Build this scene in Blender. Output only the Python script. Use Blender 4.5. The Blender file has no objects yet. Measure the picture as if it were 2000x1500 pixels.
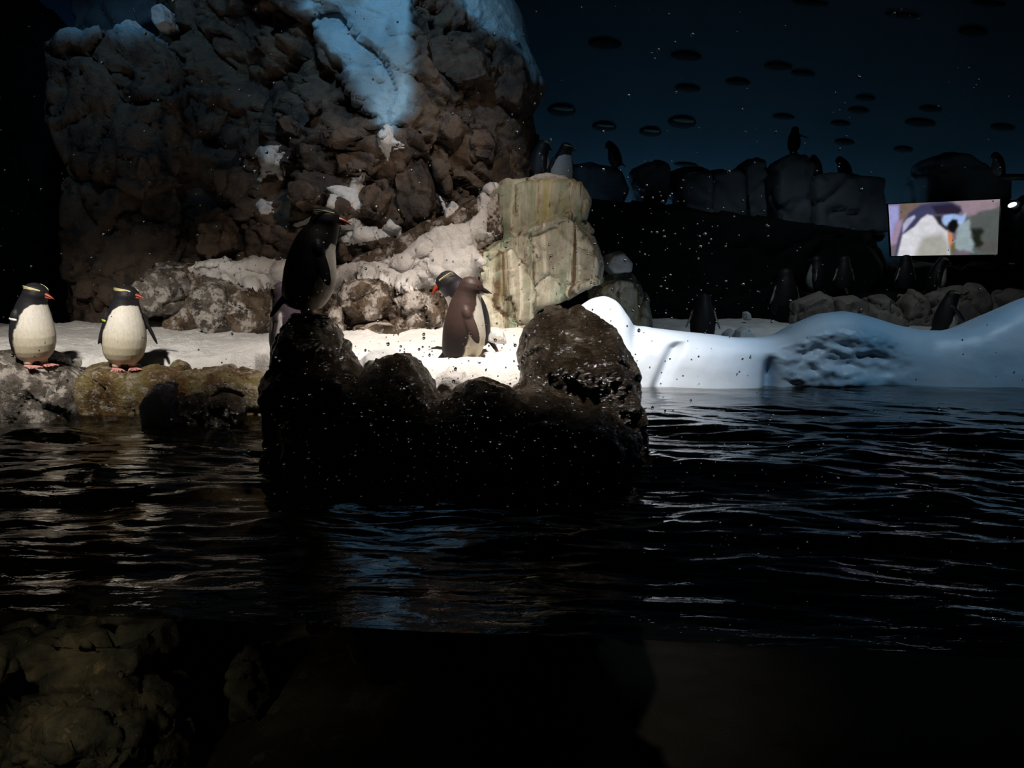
import bpy, bmesh, math, random
import numpy as np
from mathutils import Vector, Matrix
from mathutils.bvhtree import BVHTree

random.seed(7); rng = np.random.default_rng(7)
scn = bpy.context.scene
COL = scn.collection
R = math.radians

# ------------------------------------------------------------------ camera
F_PX, CAM_H, PITCH = 1511.0, 0.88, R(9.24)
cam_d = bpy.data.cameras.new('camera')
cam = bpy.data.objects.new('camera', cam_d); COL.objects.link(cam)
cam_d.sensor_width = 36.0; cam_d.lens = F_PX / 2000.0 * 36.0
cam_d.clip_start = 0.05; cam_d.clip_end = 100
cam.location = (0, 0, CAM_H); cam.rotation_euler = (math.pi/2 - PITCH, 0, 0)
scn.camera = cam
# ------------------------------------------------------------------ world, exposure
w = bpy.data.worlds.new('world'); scn.world = w; w.use_nodes = True
w.node_tree.nodes['Background'].inputs['Color'].default_value = (0.35, 0.6, 1.0, 1)
w.node_tree.nodes['Background'].inputs['Strength'].default_value = 0.0015
vs_ = scn.view_settings
vs_.view_transform = 'Standard'; vs_.look = 'None'; vs_.gamma = 1.0; vs_.exposure = 0.0; vs_.use_curve_mapping = False
scn.cycles.use_denoising = True
scn.cycles.max_bounces = 8; scn.cycles.transparent_max_bounces = 16
scn.cycles.sample_clamp_indirect = 4.0
scn.cycles.caustics_reflective = False; scn.cycles.caustics_refractive = False

# ------------------------------------------------------------------ lights
def spot(name, loc, aim, power, color, angle, blend, radius):
    d = bpy.data.lights.new(name, 'SPOT'); o = bpy.data.objects.new(name, d); COL.objects.link(o)
    d.energy = power; d.color = color; d.spot_size = R(angle); d.spot_blend = blend; d.shadow_soft_size = radius
    o.location = loc
    o.rotation_euler = (Vector(aim) - Vector(loc)).to_track_quat('-Z', 'Y').to_euler()
    return o
def area(name, loc, aim, power, color, sx, sy):
    d = bpy.data.lights.new(name, 'AREA'); o = bpy.data.objects.new(name, d); COL.objects.link(o)
    d.energy = power; d.color = color; d.shape = 'RECTANGLE'; d.size = sx; d.size_y = sy
    o.location = loc
    o.rotation_euler = (Vector(aim) - Vector(loc)).to_track_quat('-Z', 'Y').to_euler()
    return o
spot('main_spot', (-0.02, 3.12, 4.4), (-0.15, 4.74, 0.3), 1600, (1.0, 0.87, 0.77), 46, 0.85, 0.06)
spot('left_spot', (-2.0, 2.25, 2.45), (-2.70, 4.9, 0.38), 500, (1.0, 0.90, 0.80), 44, 0.9, 0.08)
spot('iceberg_spot', (1.25, 3.7, 4.4), (1.05, 5.45, 0.3), 470, (0.70, 0.84, 1.0), 24, 0.8, 0.06)
spot('iceberg_wash', (3.2, 3.4, 4.4), (3.0, 5.7, 0.3), 270, (0.66, 0.84, 1.0), 48, 0.9, 0.10)
spot('cliff_top_spot', (-1.0, 4.0, 4.7), (-1.05, 6.5, 2.8), 210, (0.42, 0.72, 1.0), 50, 0.9, 0.10)
spot('left_top_spot', (-2.6, 5.0, 4.9), (-3.3, 7.0, 2.85), 95, (0.35, 0.68, 1.0), 50, 0.9, 0.10)
spot('cliff_wash', (0.6, 3.4, 4.0), (-0.65, 6.3, 1.2), 320, (1.0, 0.80, 0.66), 44, 1.0, 0.15)
spot('back_wash', (2.6, 6.6, 4.6), (3.3, 8.4, 0.3), 150, (0.85, 0.95, 1.0), 62, 0.9, 0.15)
area('wall_uplight', (3.2, 10.75, 0.9), (3.2, 11.5, 3.0), 17, (0.36, 0.72, 1.0), 10.0, 0.25)
area('wall_uplight_left', (-5.6, 10.75, 1.6), (-5.6, 11.5, 3.6), 9, (0.2, 0.5, 1.0), 1.6, 0.25)
spot('underwater_fill', (-1.4, 1.75, -0.12), (-1.6, 2.9, -0.7), 3.2, (1.0, 0.92, 0.72), 150, 0.9, 0.05)  # added fill with no visible fixture, brightens the sunken rocks

# ------------------------------------------------------------------ pixel <-> world helpers (camera of 2000 x 1500)
CP, SP = math.cos(PITCH), math.sin(PITCH)
def ray(px, py):
    u = (px - 1000.0) / F_PX; v = (750.0 - py) / F_PX
    return Vector((u, CP + v*SP, v*CP - SP))
def W(px, py, Y):
    d = ray(px, py); k = Y / d.y
    return Vector((d.x*k, Y, CAM_H + d.z*k))

# ------------------------------------------------------------------ numpy noise
_T = rng.random(4096) * 2 - 1
def _h(ix, iy, iz, s):
    return ((ix*73856093) ^ (iy*19349663) ^ (iz*83492791) ^ (s*2654435761)) & 4095
def vnoise(p, s=0):
    i = np.floor(p).astype(np.int64); f = p - i; u = f*f*f*(f*(f*6-15)+10)
    out = 0
    for dx in (0, 1):
        wx = u[:, 0] if dx else 1-u[:, 0]
        for dy in (0, 1):
            wy = u[:, 1] if dy else 1-u[:, 1]
            for dz in (0, 1):
                wz = u[:, 2] if dz else 1-u[:, 2]
                out = out + wx*wy*wz*_T[_h(i[:, 0]+dx, i[:, 1]+dy, i[:, 2]+dz, s)]
    return out
def fbm(p, oct=4, s=0, gain=0.5):
    a, t, o = 1.0, 0.0, 0.0
    for k in range(oct):
        o = o + a*vnoise(p*(2.03**k), s+k*17); t += a; a *= gain
    return o/t
def worley(p, s=0):
    i = np.floor(p).astype(np.int64); n = len(p)
    f1 = np.full(n, 9.0); f2 = np.full(n, 9.0)
    cid = np.zeros(n, np.int64); cv = np.zeros((n, 3))
    for dx in (-1, 0, 1):
        for dy in (-1, 0, 1):
            for dz in (-1, 0, 1):
                c = i + np.array([dx, dy, dz])
                hh = _h(c[:, 0], c[:, 1], c[:, 2], s)
                q = c + 0.5 + 0.45*np.stack([_T[hh], _T[(hh*7+13) & 4095], _T[(hh*13+101) & 4095]], 1)
                v = p - q; d = np.sqrt((v*v).sum(1))
                m = d < f1
                f2 = np.where(m, f1, np.minimum(f2, d)); cid = np.where(m, hh, cid); cv[m] = v[m]
                f1 = np.where(m, d, f1)
    return f1, f2, cid, cv
def sstep(a, b, x):
    t = np.clip((x-a)/(b-a), 0, 1); return t*t*(3-2*t)
def blocky(p, s=0, tilt=0.8, crack=0.9):
    q = p + 0.25*np.stack([vnoise(p*1.7, s+1), vnoise(p*1.7, s+2), vnoise(p*1.7, s+3)], 1)
    f1, f2, cid, cv = worley(q, s)
    g = np.stack([_T[(cid*3+5) & 4095], _T[(cid*5+9) & 4095], _T[(cid*11+3) & 4095]], 1)
    return 0.6*_T[(cid*17+1) & 4095] + tilt*(g*cv).sum(1) - crack*(1-sstep(0.0, 0.10, f2-f1)), f2-f1

# ------------------------------------------------------------------ object helpers
def link(name, me, mat, parent=None, smooth=True):
    o = bpy.data.objects.new(name, me); COL.objects.link(o)
    if mat is not None and not me.materials: me.materials.append(mat)
    if smooth and len(me.polygons):
        me.polygons.foreach_set('use_smooth', np.ones(len(me.polygons), bool))
    if parent is not None: o.parent = parent
    return o
def tag(o, label=None, cat=None, group=None, kind=None):
    if label: o['label'] = label
    if cat: o['category'] = cat
    if group: o['group'] = group
    if kind: o['kind'] = kind
    return o
def empty(name, loc=(0, 0, 0), rz=0.0):
    o = bpy.data.objects.new(name, None); COL.objects.link(o)
    o.location = loc; o.rotation_euler = (0, 0, rz); o.empty_display_size = 0.1
    return o
def mesh_np(name, v, faces):
    me = bpy.data.meshes.new(name)
    v = np.asarray(v, np.float32); faces = np.asarray(faces, np.int32)
    me.vertices.add(len(v)); me.vertices.foreach_set('co', v.ravel())
    n, k = faces.shape
    me.loops.add(n*k); me.loops.foreach_set('vertex_index', faces.ravel())
    me.polygons.add(n); me.polygons.foreach_set('loop_start', np.arange(0, n*k, k, dtype=np.int32))
    me.update(calc_edges=True); me.validate()
    return me
def get_v(me):
    a = np.empty(len(me.vertices)*3, np.float32); me.vertices.foreach_get('co', a); return a.reshape(-1, 3).astype(float)
def get_n(me):
    a = np.empty(len(me.vertices)*3, np.float32); me.vertices.foreach_get('normal', a); return a.reshape(-1, 3).astype(float)
def set_v(me, v):
    me.vertices.foreach_set('co', np.asarray(v, np.float32).ravel()); me.update()
def grid_faces(nr, nc, ok=None):
    a = np.arange(nr*nc).reshape(nr, nc)
    f = np.stack([a[:-1, :-1], a[:-1, 1:], a[1:, 1:], a[1:, :-1]], -1).reshape(-1, 4)
    if ok is not None: f = f[ok.ravel()[f].all(1)]
    return f
def set_col(me, rgb, name='col'):
    at = me.color_attributes.new(name, 'FLOAT_COLOR', 'POINT')
    c = np.ones((len(me.vertices), 4), np.float32); c[:, :3] = rgb
    at.data.foreach_set('color', c.ravel())
def voxel(bm, vs, smooth=6):
    me = bpy.data.meshes.new('tmp'); bm.to_mesh(me); bm.free()
    ob = bpy.data.objects.new('tmp', me); COL.objects.link(ob)
    m = ob.modifiers.new('r', 'REMESH'); m.mode = 'VOXEL'; m.voxel_size = vs
    if smooth:
        s = ob.modifiers.new('s', 'SMOOTH'); s.factor = 0.5; s.iterations = smooth
    dg = bpy.context.evaluated_depsgraph_get()
    out = bpy.data.meshes.new_from_object(ob.evaluated_get(dg))
    bpy.data.objects.remove(ob); bpy.data.meshes.remove(me)
    out.materials.clear()
    return out
def ell(bm, c, r, rot=None, sub=3):
    m = Matrix.Translation(Vector(c)) @ (rot.to_4x4() if rot is not None else Matrix.Identity(4)) @ Matrix.Diagonal((r[0], r[1], r[2], 1))
    bmesh.ops.create_icosphere(bm, subdivisions=sub, radius=1.0, matrix=m)
def hull(bm, outline, Y0, depth, f0=0.72, f2=0.8, lean=0.0):
    """a boulder whose outline seen from the front is OUTLINE; three rings in depth, wrapped by a convex hull"""
    cx = sum(p[0] for p in outline)/len(outline); cy = sum(p[1] for p in outline)/len(outline)
    tmp = bmesh.new()
    for (k, dY) in ((f0, 0.0), (1.0, 0.4*depth), (f2, depth)):
        for p in outline:
            q = W(cx+(p[0]-cx)*k, cy+(p[1]-cy)*k, Y0+0.4*depth)
            q.y = Y0 + dY
            if dY == 0.0: q.z -= lean
            tmp.verts.new(q)
    r = bmesh.ops.convex_hull(tmp, input=tmp.verts)
    bmesh.ops.delete(tmp, geom=[g for g in r['geom_interior'] if isinstance(g, bmesh.types.BMVert)], context='VERTS')
    bmesh.ops.recalc_face_normals(tmp, faces=tmp.faces)
    me = bpy.data.meshes.new('h'); tmp.to_mesh(me); tmp.free()
    bm.from_mesh(me); bpy.data.meshes.remove(me)
def rock_mesh(build, vs=0.02, smooth=5, blocks=(), noise=(0.02, 5.0), seed=0, fine=0.0):
    bm = bmesh.new(); build(bm)
    me = voxel(bm, vs, smooth)
    v, n = get_v(me), get_n(me)
    d = np.zeros(len(v))
    for (amp, size) in blocks:
        b, _ = blocky(v/size, seed+int(size*100)); d += amp*b
    d += noise[0]*fbm(v*noise[1], 4, seed+3)
    if fine: d += fine*np.abs(fbm(v*28.0, 3, seed+9))
    set_v(me, v + n*d[:, None])
    return me

# ------------------------------------------------------------------ materials
def newmat(name):
    m = bpy.data.materials.new(name); m.use_nodes = True
    nt = m.node_tree; b = nt.nodes['Principled BSDF']
    return m, nt, b
def N(nt, t, **kw):
    n = nt.nodes.new(t)
    for k, v in kw.items(): setattr(n, k, v)
    return n
def ramp(nt, stops):
    r = N(nt, 'ShaderNodeValToRGB'); cr = r.color_ramp
    while len(cr.elements) > 1: cr.elements.remove(cr.elements[-1])
    cr.elements[0].position = stops[0][0]; cr.elements[0].color = (*stops[0][1], 1)
    for p, c in stops[1:]:
        e = cr.elements.new(p); e.color = (*c, 1)
    return r
def rockmat(name, stops, scale=4.0, spots=None, spot_scale=9.0, spot_lo=0.55, spot_hi=0.68, streak=None, rough=(0.35, 0.75), bump=0.5, bscale=30.0, spec=0.5, stretch=(1, 1, 1), ice=None, bdist=0.02, bstretch=None):
    m, nt, b = newmat(name); L = nt.links.new
    tc = N(nt, 'ShaderNodeTexCoord'); mp = N(nt, 'ShaderNodeMapping'); mp.inputs['Scale'].default_value = stretch
    L(tc.outputs['Object'], mp.inputs['Vector'])
    n1 = N(nt, 'ShaderNodeTexNoise'); n1.inputs['Scale'].default_value = scale; n1.inputs['Detail'].default_value = 8; n1.inputs['Roughness'].default_value = 0.62
    n1.inputs['Distortion'].default_value = 0.4
    L(mp.outputs['Vector'], n1.inputs['Vector'])
    r = ramp(nt, stops); L(n1.outputs['Fac'], r.inputs['Fac']); col = r.outputs['Color']
    if spots:
        n2 = N(nt, 'ShaderNodeTexNoise'); n2.inputs['Scale'].default_value = spot_scale; n2.inputs['Detail'].default_value = 9; n2.inputs['Roughness'].default_value = 0.7
        L(mp.outputs['Vector'], n2.inputs['Vector'])
        rr = ramp(nt, [(spot_lo, (0, 0, 0)), (spot_hi, (1, 1, 1))]); L(n2.outputs['Fac'], rr.inputs['Fac'])
        mx = N(nt, 'ShaderNodeMix', data_type='RGBA'); L(rr.outputs['Color'], mx.inputs['Factor']); L(col, mx.inputs['A']); mx.inputs['B'].default_value = (*spots, 1); col = mx.outputs['Result']
    if streak:
        for (c, sx, sz, lo, hi) in streak:
            m2 = N(nt, 'ShaderNodeMapping'); m2.inputs['Scale'].default_value = (sx, sx, sz); L(tc.outputs['Object'], m2.inputs['Vector'])
            n3 = N(nt, 'ShaderNodeTexNoise'); n3.inputs['Scale'].default_value = 1.0; n3.inputs['Distortion'].default_value = 0.9; n3.inputs['Detail'].default_value = 9; n3.inputs['Roughness'].default_value = 0.6
            L(m2.outputs['Vector'], n3.inputs['Vector'])
            rr = ramp(nt, [(lo, (0, 0, 0)), (hi, (1, 1, 1))]); L(n3.outputs['Fac'], rr.inputs['Fac'])
            mx = N(nt, 'ShaderNodeMix', data_type='RGBA'); L(rr.outputs['Color'], mx.inputs['Factor']); L(col, mx.inputs['A']); mx.inputs['B'].default_value = (*c, 1); col = mx.outputs['Result']
    if ice:
        at = N(nt, 'ShaderNodeAttribute'); at.attribute_name = 'ice'
        mx = N(nt, 'ShaderNodeMix', data_type='RGBA'); L(at.outputs['Fac'], mx.inputs['Factor']); L(col, mx.inputs['A']); mx.inputs['B'].default_value = (*ice, 1); col = mx.outputs['Result']
    L(col, b.inputs['Base Color'])
    n4 = N(nt, 'ShaderNodeTexNoise'); n4.inputs['Scale'].default_value = bscale; n4.inputs['Detail'].default_value = 8; n4.inputs['Roughness'].default_value = 0.65
    if bstretch:
        m4 = N(nt, 'ShaderNodeMapping'); m4.inputs['Scale'].default_value = bstretch; m4.inputs['Rotation'].default_value = (0, R(18), 0)
        L(tc.outputs['Object'], m4.inputs['Vector']); L(m4.outputs['Vector'], n4.inputs['Vector'])
    else: L(tc.outputs['Object'], n4.inputs['Vector'])
    bp = N(nt, 'ShaderNodeBump'); bp.inputs['Strength'].default_value = bump; bp.inputs['Distance'].default_value = bdist
    L(n4.outputs['Fac'], bp.inputs['Height']); L(bp.outputs['Normal'], b.inputs['Normal'])
    mr = N(nt, 'ShaderNodeMapRange'); mr.inputs['From Min'].default_value = 0.35; mr.inputs['From Max'].default_value = 0.65
    mr.inputs['To Min'].default_value = rough[0]; mr.inputs['To Max'].default_value = rough[1]
    L(n1.outputs['Fac'], mr.inputs['Value']); L(mr.outputs['Result'], b.inputs['Roughness'])
    b.inputs['Specular IOR Level'].default_value = spec
    return m
def plain(name, rgb, rough=0.6, spec=0.5, metal=0.0, emit=None, estr=1.0):
    m, nt, b = newmat(name)
    b.inputs['Base Color'].default_value = (*rgb, 1); b.inputs['Roughness'].default_value = rough
    b.inputs['Specular IOR Level'].default_value = spec; b.inputs['Metallic'].default_value = metal
    if emit: b.inputs['Emission Color'].default_value = (*emit, 1); b.inputs['Emission Strength'].default_value = estr
    return m

M = {}
M['cliff'] = rockmat('cliff rock', [(0.28, (0.012, 0.009, 0.008)), (0.43, (0.048, 0.034, 0.028)), (0.55, (0.13, 0.090, 0.062)), (0.70, (0.058, 0.048, 0.052))], scale=3.0, spots=(0.17, 0.12, 0.06), spot_scale=4.5, spot_lo=0.57, spot_hi=0.70, bump=0.9, bscale=18, rough=(0.5, 0.85), ice=(0.40, 0.62, 0.75), bdist=0.03)
M['wet_black'] = rockmat('wet dark rock', [(0.3, (0.016, 0.012, 0.008)), (0.5, (0.052, 0.040, 0.027)), (0.68, (0.14, 0.115, 0.085))], scale=9, rough=(0.07, 0.24), bump=1.0, bscale=42, spec=1.0, bdist=0.05, bstretch=(1.0, 1.0, 2.6))
M['grey_lichen'] = rockmat('grey mottled rock', [(0.32, (0.020, 0.017, 0.014)), (0.48, (0.085, 0.072, 0.058)), (0.66, (0.22, 0.195, 0.17))], scale=6, spots=(0.52, 0.48, 0.44), spot_scale=13, spot_lo=0.5, spot_hi=0.58, rough=(0.12, 0.4), bump=1.0, bscale=34, spec=0.8, bdist=0.03)
M['mossy'] = rockmat('yellow brown wet rock', [(0.32, (0.040, 0.024, 0.010)), (0.44, (0.16, 0.095, 0.035)), (0.54, (0.23, 0.185, 0.07)), (0.68, (0.38, 0.32, 0.23))], scale=5, spots=(0.46, 0.41, 0.34), spot_scale=18, spot_lo=0.52, spot_hi=0.62, rough=(0.08, 0.28), bump=1.0, bscale=40, spec=1.0, bdist=0.035)
M['purple'] = rockmat('purple black wet stone', [(0.3, (0.007, 0.005, 0.009)), (0.5, (0.020, 0.015, 0.028)), (0.7, (0.055, 0.032, 0.12))], scale=5, rough=(0.06, 0.18), bump=1.0, bscale=45, spec=1.0, bdist=0.03)
M['rust'] = rockmat('brown and white stained rock', [(0.30, (0.012, 0.009, 0.006)), (0.44, (0.060, 0.039, 0.022)), (0.55, (0.13, 0.085, 0.048)), (0.7, (0.24, 0.20, 0.165))], scale=6, spots=(0.55, 0.50, 0.46), spot_scale=7, spot_lo=0.50, spot_hi=0.57, rough=(0.12, 0.5), bump=1.0, bscale=24, spec=0.7, bdist=0.03)
M['pedestal'] = rockmat('pale guano streaked rock', [(0.3, (0.14, 0.11, 0.075)), (0.46, (0.36, 0.33, 0.25)), (0.60, (0.52, 0.49, 0.41)), (0.8, (0.60, 0.57, 0.49))], scale=3.0,
    streak=[((0.64, 0.62, 0.50), 13, 1.2, 0.46, 0.60), ((0.17, 0.30, 0.19), 5.0, 0.6, 0.47, 0.66), ((0.42, 0.40, 0.15), 8.0, 0.6, 0.56, 0.68), ((0.12, 0.075, 0.035), 9.0, 0.9, 0.52, 0.62)], spots=(0.06, 0.05, 0.035), spot_scale=22, spot_lo=0.63, spot_hi=0.7, rough=(0.5, 0.85), bump=0.6, bscale=24)
M['back_stone'] = rockmat('dull grey brown stone', [(0.3, (0.10, 0.085, 0.075)), (0.55, (0.22, 0.19, 0.17)), (0.75, (0.30, 0.26, 0.23))], scale=3, rough=(0.6, 0.9), bump=0.5)
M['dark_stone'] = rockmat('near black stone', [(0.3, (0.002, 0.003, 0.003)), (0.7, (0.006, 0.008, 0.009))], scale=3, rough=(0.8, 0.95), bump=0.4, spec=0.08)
M['dark_ice'] = rockmat('slate blue ice block', [(0.3, (0.06, 0.09, 0.11)), (0.7, (0.15, 0.19, 0.23))], scale=2.5, rough=(0.6, 0.9), bump=0.3)
M['snow'] = rockmat('snow', [(0.3, (0.78, 0.76, 0.74)), (0.6, (0.90, 0.89, 0.88))], scale=5, rough=(0.6, 0.9), bump=0.8, bscale=55, spec=0.3, bdist=0.025)
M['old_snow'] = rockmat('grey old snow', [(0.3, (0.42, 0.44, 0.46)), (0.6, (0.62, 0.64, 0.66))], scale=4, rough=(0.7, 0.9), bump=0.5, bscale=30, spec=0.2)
M['seabed'] = rockmat('pool bed rock', [(0.3, (0.012, 0.009, 0.006)), (0.5, (0.05, 0.033, 0.018)), (0.7, (0.13, 0.09, 0.05))], scale=3, spots=(0.28, 0.22, 0.14), spot_scale=5, rough=(0.7, 0.9), bump=0.6, ice=(0.0015, 0.002, 0.0025))  # ice slot here holds a painted near-black for the gloom of deep water
M['sunk'] = rockmat('algae covered sunken rock', [(0.32, (0.016, 0.015, 0.010)), (0.5, (0.07, 0.06, 0.035)), (0.64, (0.17, 0.13, 0.07)), (0.75, (0.28, 0.21, 0.11))], scale=6, spots=(0.34, 0.25, 0.12), spot_scale=9, spot_lo=0.60, spot_hi=0.70, rough=(0.7, 0.9), bump=0.8, bscale=18)
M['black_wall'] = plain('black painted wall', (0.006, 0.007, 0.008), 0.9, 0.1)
M['beak'] = plain('orange red bill', (0.30, 0.040, 0.016), 0.35)
M['beak_dark'] = plain('dark bill', (0.02, 0.015, 0.015), 0.35)
M['eye'] = plain('red black eye', (0.06, 0.004, 0.003), 0.1, 0.8)
M['crest'] = plain('pale yellow crest feathers', (0.78, 0.72, 0.38), 0.6)
M['foot'] = rockmat('pink foot skin', [(0.35, (0.50, 0.20, 0.19)), (0.6, (0.68, 0.34, 0.32))], scale=40, rough=(0.5, 0.7), bump=0.3, bscale=120)
M['foot_dark'] = plain('dark foot skin', (0.03, 0.02, 0.018), 0.6)
M['tag_green'] = plain('lime plastic tag', (0.32, 0.50, 0.05), 0.4)
M['tag_blue'] = plain('blue plastic tag', (0.03, 0.08, 0.35), 0.4)
M['tag_red'] = plain('red plastic tag', (0.55, 0.03, 0.02), 0.4)
M['tag_white'] = plain('white plastic tag', (0.75, 0.75, 0.75), 0.4)
M['black_metal'] = plain('black metal', (0.012, 0.012, 0.013), 0.5)
M['lamp'] = plain('lamp lens', (0.8, 0.9, 0.9), 0.3, emit=(0.75, 0.95, 1.0), estr=9.0)

def featherm():
    m, nt, b = newmat('plumage'); L = nt.links.new
    at = N(nt, 'ShaderNodeVertexColor'); at.layer_name = 'col'
    tc = N(nt, 'ShaderNodeTexCoord'); mp = N(nt, 'ShaderNodeMapping'); mp.inputs['Scale'].default_value = (1, 1, 0.45)
    L(tc.outputs['Object'], mp.inputs['Vector'])
    n = N(nt, 'ShaderNodeTexNoise'); n.inputs['Scale'].default_value = 110; n.inputs['Detail'].default_value = 5
    L(mp.outputs['Vector'], n.inputs['Vector'])
    r = ramp(nt, [(0.3, (0.86, 0.86, 0.86)), (0.7, (1.06, 1.06, 1.06))]); L(n.outputs['Fac'], r.inputs['Fac'])
    mx = N(nt, 'ShaderNodeMix', data_type='RGBA', blend_type='MULTIPLY'); mx.inputs['Factor'].default_value = 1
    L(at.outputs['Color'], mx.inputs['A']); L(r.outputs['Color'], mx.inputs['B']); L(mx.outputs['Result'], b.inputs['Base Color'])
    bp = N(nt, 'ShaderNodeBump'); bp.inputs['Strength'].default_value = 0.25; bp.inputs['Distance'].default_value = 0.003
    L(n.outputs['Fac'], bp.inputs['Height']); L(bp.outputs['Normal'], b.inputs['Normal'])
    b.inputs['Roughness'].default_value = 0.55; b.inputs['Specular IOR Level'].default_value = 0.3
    return m
M['feather'] = featherm()

def icebergm():
    m, nt, b = newmat('painted ice'); L = nt.links.new
    at = N(nt, 'ShaderNodeVertexColor'); at.layer_name = 'col'
    L(at.outputs['Color'], b.inputs['Base Color'])
    tc = N(nt, 'ShaderNodeTexCoord'); n = N(nt, 'ShaderNodeTexNoise'); n.inputs['Scale'].default_value = 7; n.inputs['Detail'].default_value = 6
    L(tc.outputs['Object'], n.inputs['Vector'])
    bp = N(nt, 'ShaderNodeBump'); bp.inputs['Strength'].default_value = 0.25; bp.inputs['Distance'].default_value = 0.03
    L(n.outputs['Fac'], bp.inputs['Height']); L(bp.outputs['Normal'], b.inputs['Normal'])
    b.inputs['Roughness'].default_value = 0.45
    return m
M['iceberg'] = icebergm()

def waterm():
    m, nt, b = newmat('pool water'); nt.nodes.remove(b); L = nt.links.new
    out = nt.nodes['Material Output']
    tr = N(nt, 'ShaderNodeBsdfTransparent'); tr.inputs['Color'].default_value = (0.38, 0.36, 0.30, 1)
    gl = N(nt, 'ShaderNodeBsdfGlossy'); gl.inputs['Roughness'].default_value = 0.015; gl.inputs['Color'].default_value = (1, 1, 1, 1)
    fr = N(nt, 'ShaderNodeFresnel'); fr.inputs['IOR'].default_value = 1.75
    tc = N(nt, 'ShaderNodeTexCoord'); mp = N(nt, 'ShaderNodeMapping'); mp.inputs['Scale'].default_value = (5, 13, 1); mp.inputs['Rotation'].default_value = (0, 0, 0.12)
    L(tc.outputs['Object'], mp.inputs['Vector'])
    n = N(nt, 'ShaderNodeTexNoise'); n.inputs['Scale'].default_value = 2.0; n.inputs['Detail'].default_value = 4; n.inputs['Roughness'].default_value = 0.5; n.inputs['Distortion'].default_value = 0.6
    L(mp.outputs['Vector'], n.inputs['Vector'])
    bp = N(nt, 'ShaderNodeBump'); bp.inputs['Strength'].default_value = 0.6; bp.inputs['Distance'].default_value = 0.006
    L(n.outputs['Fac'], bp.inputs['Height'])
    L(bp.outputs['Normal'], gl.inputs['Normal']); L(bp.outputs['Normal'], fr.inputs['Normal'])
    mx = N(nt, 'ShaderNodeMixShader'); L(fr.outputs['Fac'], mx.inputs['Fac']); L(tr.outputs['BSDF'], mx.inputs[1]); L(gl.outputs['BSDF'], mx.inputs[2])
    L(mx.outputs['Shader'], out.inputs['Surface'])
    return m
M['water'] = waterm()
def glassm():
    m, nt, b = newmat('clear viewing glass'); nt.nodes.remove(b)
    tr = N(nt, 'ShaderNodeBsdfTransparent'); tr.inputs['Color'].default_value = (0.97, 0.98, 0.98, 1)
    nt.links.new(tr.outputs['BSDF'], nt.nodes['Material Output'].inputs['Surface'])
    return m
M['glass'] = glassm()
def dropm():
    m, nt, b = newmat('water drop'); nt.nodes.remove(b)
    g = N(nt, 'ShaderNodeBsdfGlass'); g.inputs['IOR'].default_value = 1.33; g.inputs['Roughness'].default_value = 0.0
    nt.links.new(g.outputs['BSDF'], nt.nodes['Material Output'].inputs['Surface'])
    return m
M['drop'] = dropm()
M['wall_back'] = rockmat('blue painted back wall', [(0.3, (0.095, 0.17, 0.23)), (0.7, (0.12, 0.21, 0.28))], scale=0.7, rough=(0.9, 0.95), bump=0.1, spec=0.1)
M['floe'] = plain('dark floe paint', (0.035, 0.045, 0.05), 0.9, 0.1)
M['floe_lit'] = plain('pale floe paint', (0.16, 0.17, 0.15), 0.9, 0.1)

# ------------------------------------------------------------------ room shell
def box_mesh(name, lo, hi):
    bm = bmesh.new(); bmesh.ops.create_cube(bm, size=1.0)
    for v in bm.verts: v.co = Vector([lo[i] + (v.co[i]+0.5)*(hi[i]-lo[i]) for i in range(3)])
    me = bpy.data.meshes.new(name); bm.to_mesh(me); bm.free(); return me
wall = tag(link('wall_back', box_mesh('wall_back', (-8.6, 11.5, -2.9), (9.4, 11.7, 5.2)), M['wall_back'], smooth=False), kind='structure')
tag(link('wall_left', box_mesh('wall_left', (-8.8, 1.2, -2.9), (-8.6, 11.7, 5.2)), M['black_wall'], smooth=False), kind='structure')
tag(link('wall_right', box_mesh('wall_right', (9.4, 1.2, -2.9), (9.6, 11.7, 5.2)), M['black_wall'], smooth=False), kind='structure')
tag(link('ceiling', box_mesh('ceiling', (-8.8, 1.2, 5.2), (9.6, 11.7, 5.4)), M['black_wall'], smooth=False), kind='structure')

# pool bed: a height field, shallow at the left shore and under the island, deep at the right
def floor_z(x, y):
    p = np.stack([x, y, np.zeros_like(x)], 1)
    shore = sstep(2.3, 4.3, y)*sstep(0.6, -1.6, x)
    mid = np.exp(-(((x+0.25)/0.9)**2 + ((y-2.5)/0.55)**2))
    return -1.05 - 1.3*sstep(0.1, 0.9, x) + 0.80*shore + 0.45*mid + 0.10*fbm(p*1.7, 4, 5) + 0.04*fbm(p*6, 3, 6)
nx, ny = 220, 160
gx, gy = np.meshgrid(np.linspace(-8.5, 9.3, nx), np.linspace(1.3, 11.4, ny))
fz = floor_z(gx.ravel(), gy.ravel())
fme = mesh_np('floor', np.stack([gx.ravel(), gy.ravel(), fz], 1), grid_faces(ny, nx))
deep_dark = 1 - sstep(0.4, -0.2, gx.ravel())*sstep(2.0, 2.8, gy.ravel())  # darkness of deep water painted into the bed colour, all but the left shore
at = fme.attributes.new('ice', 'FLOAT', 'POINT'); at.data.foreach_set('value', np.clip(deep_dark, 0, 1).astype(np.float32))  # the ice attribute carries this painted darkness on the bed, no ice
tag(link('floor', fme, M['seabed']), kind='structure')

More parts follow.
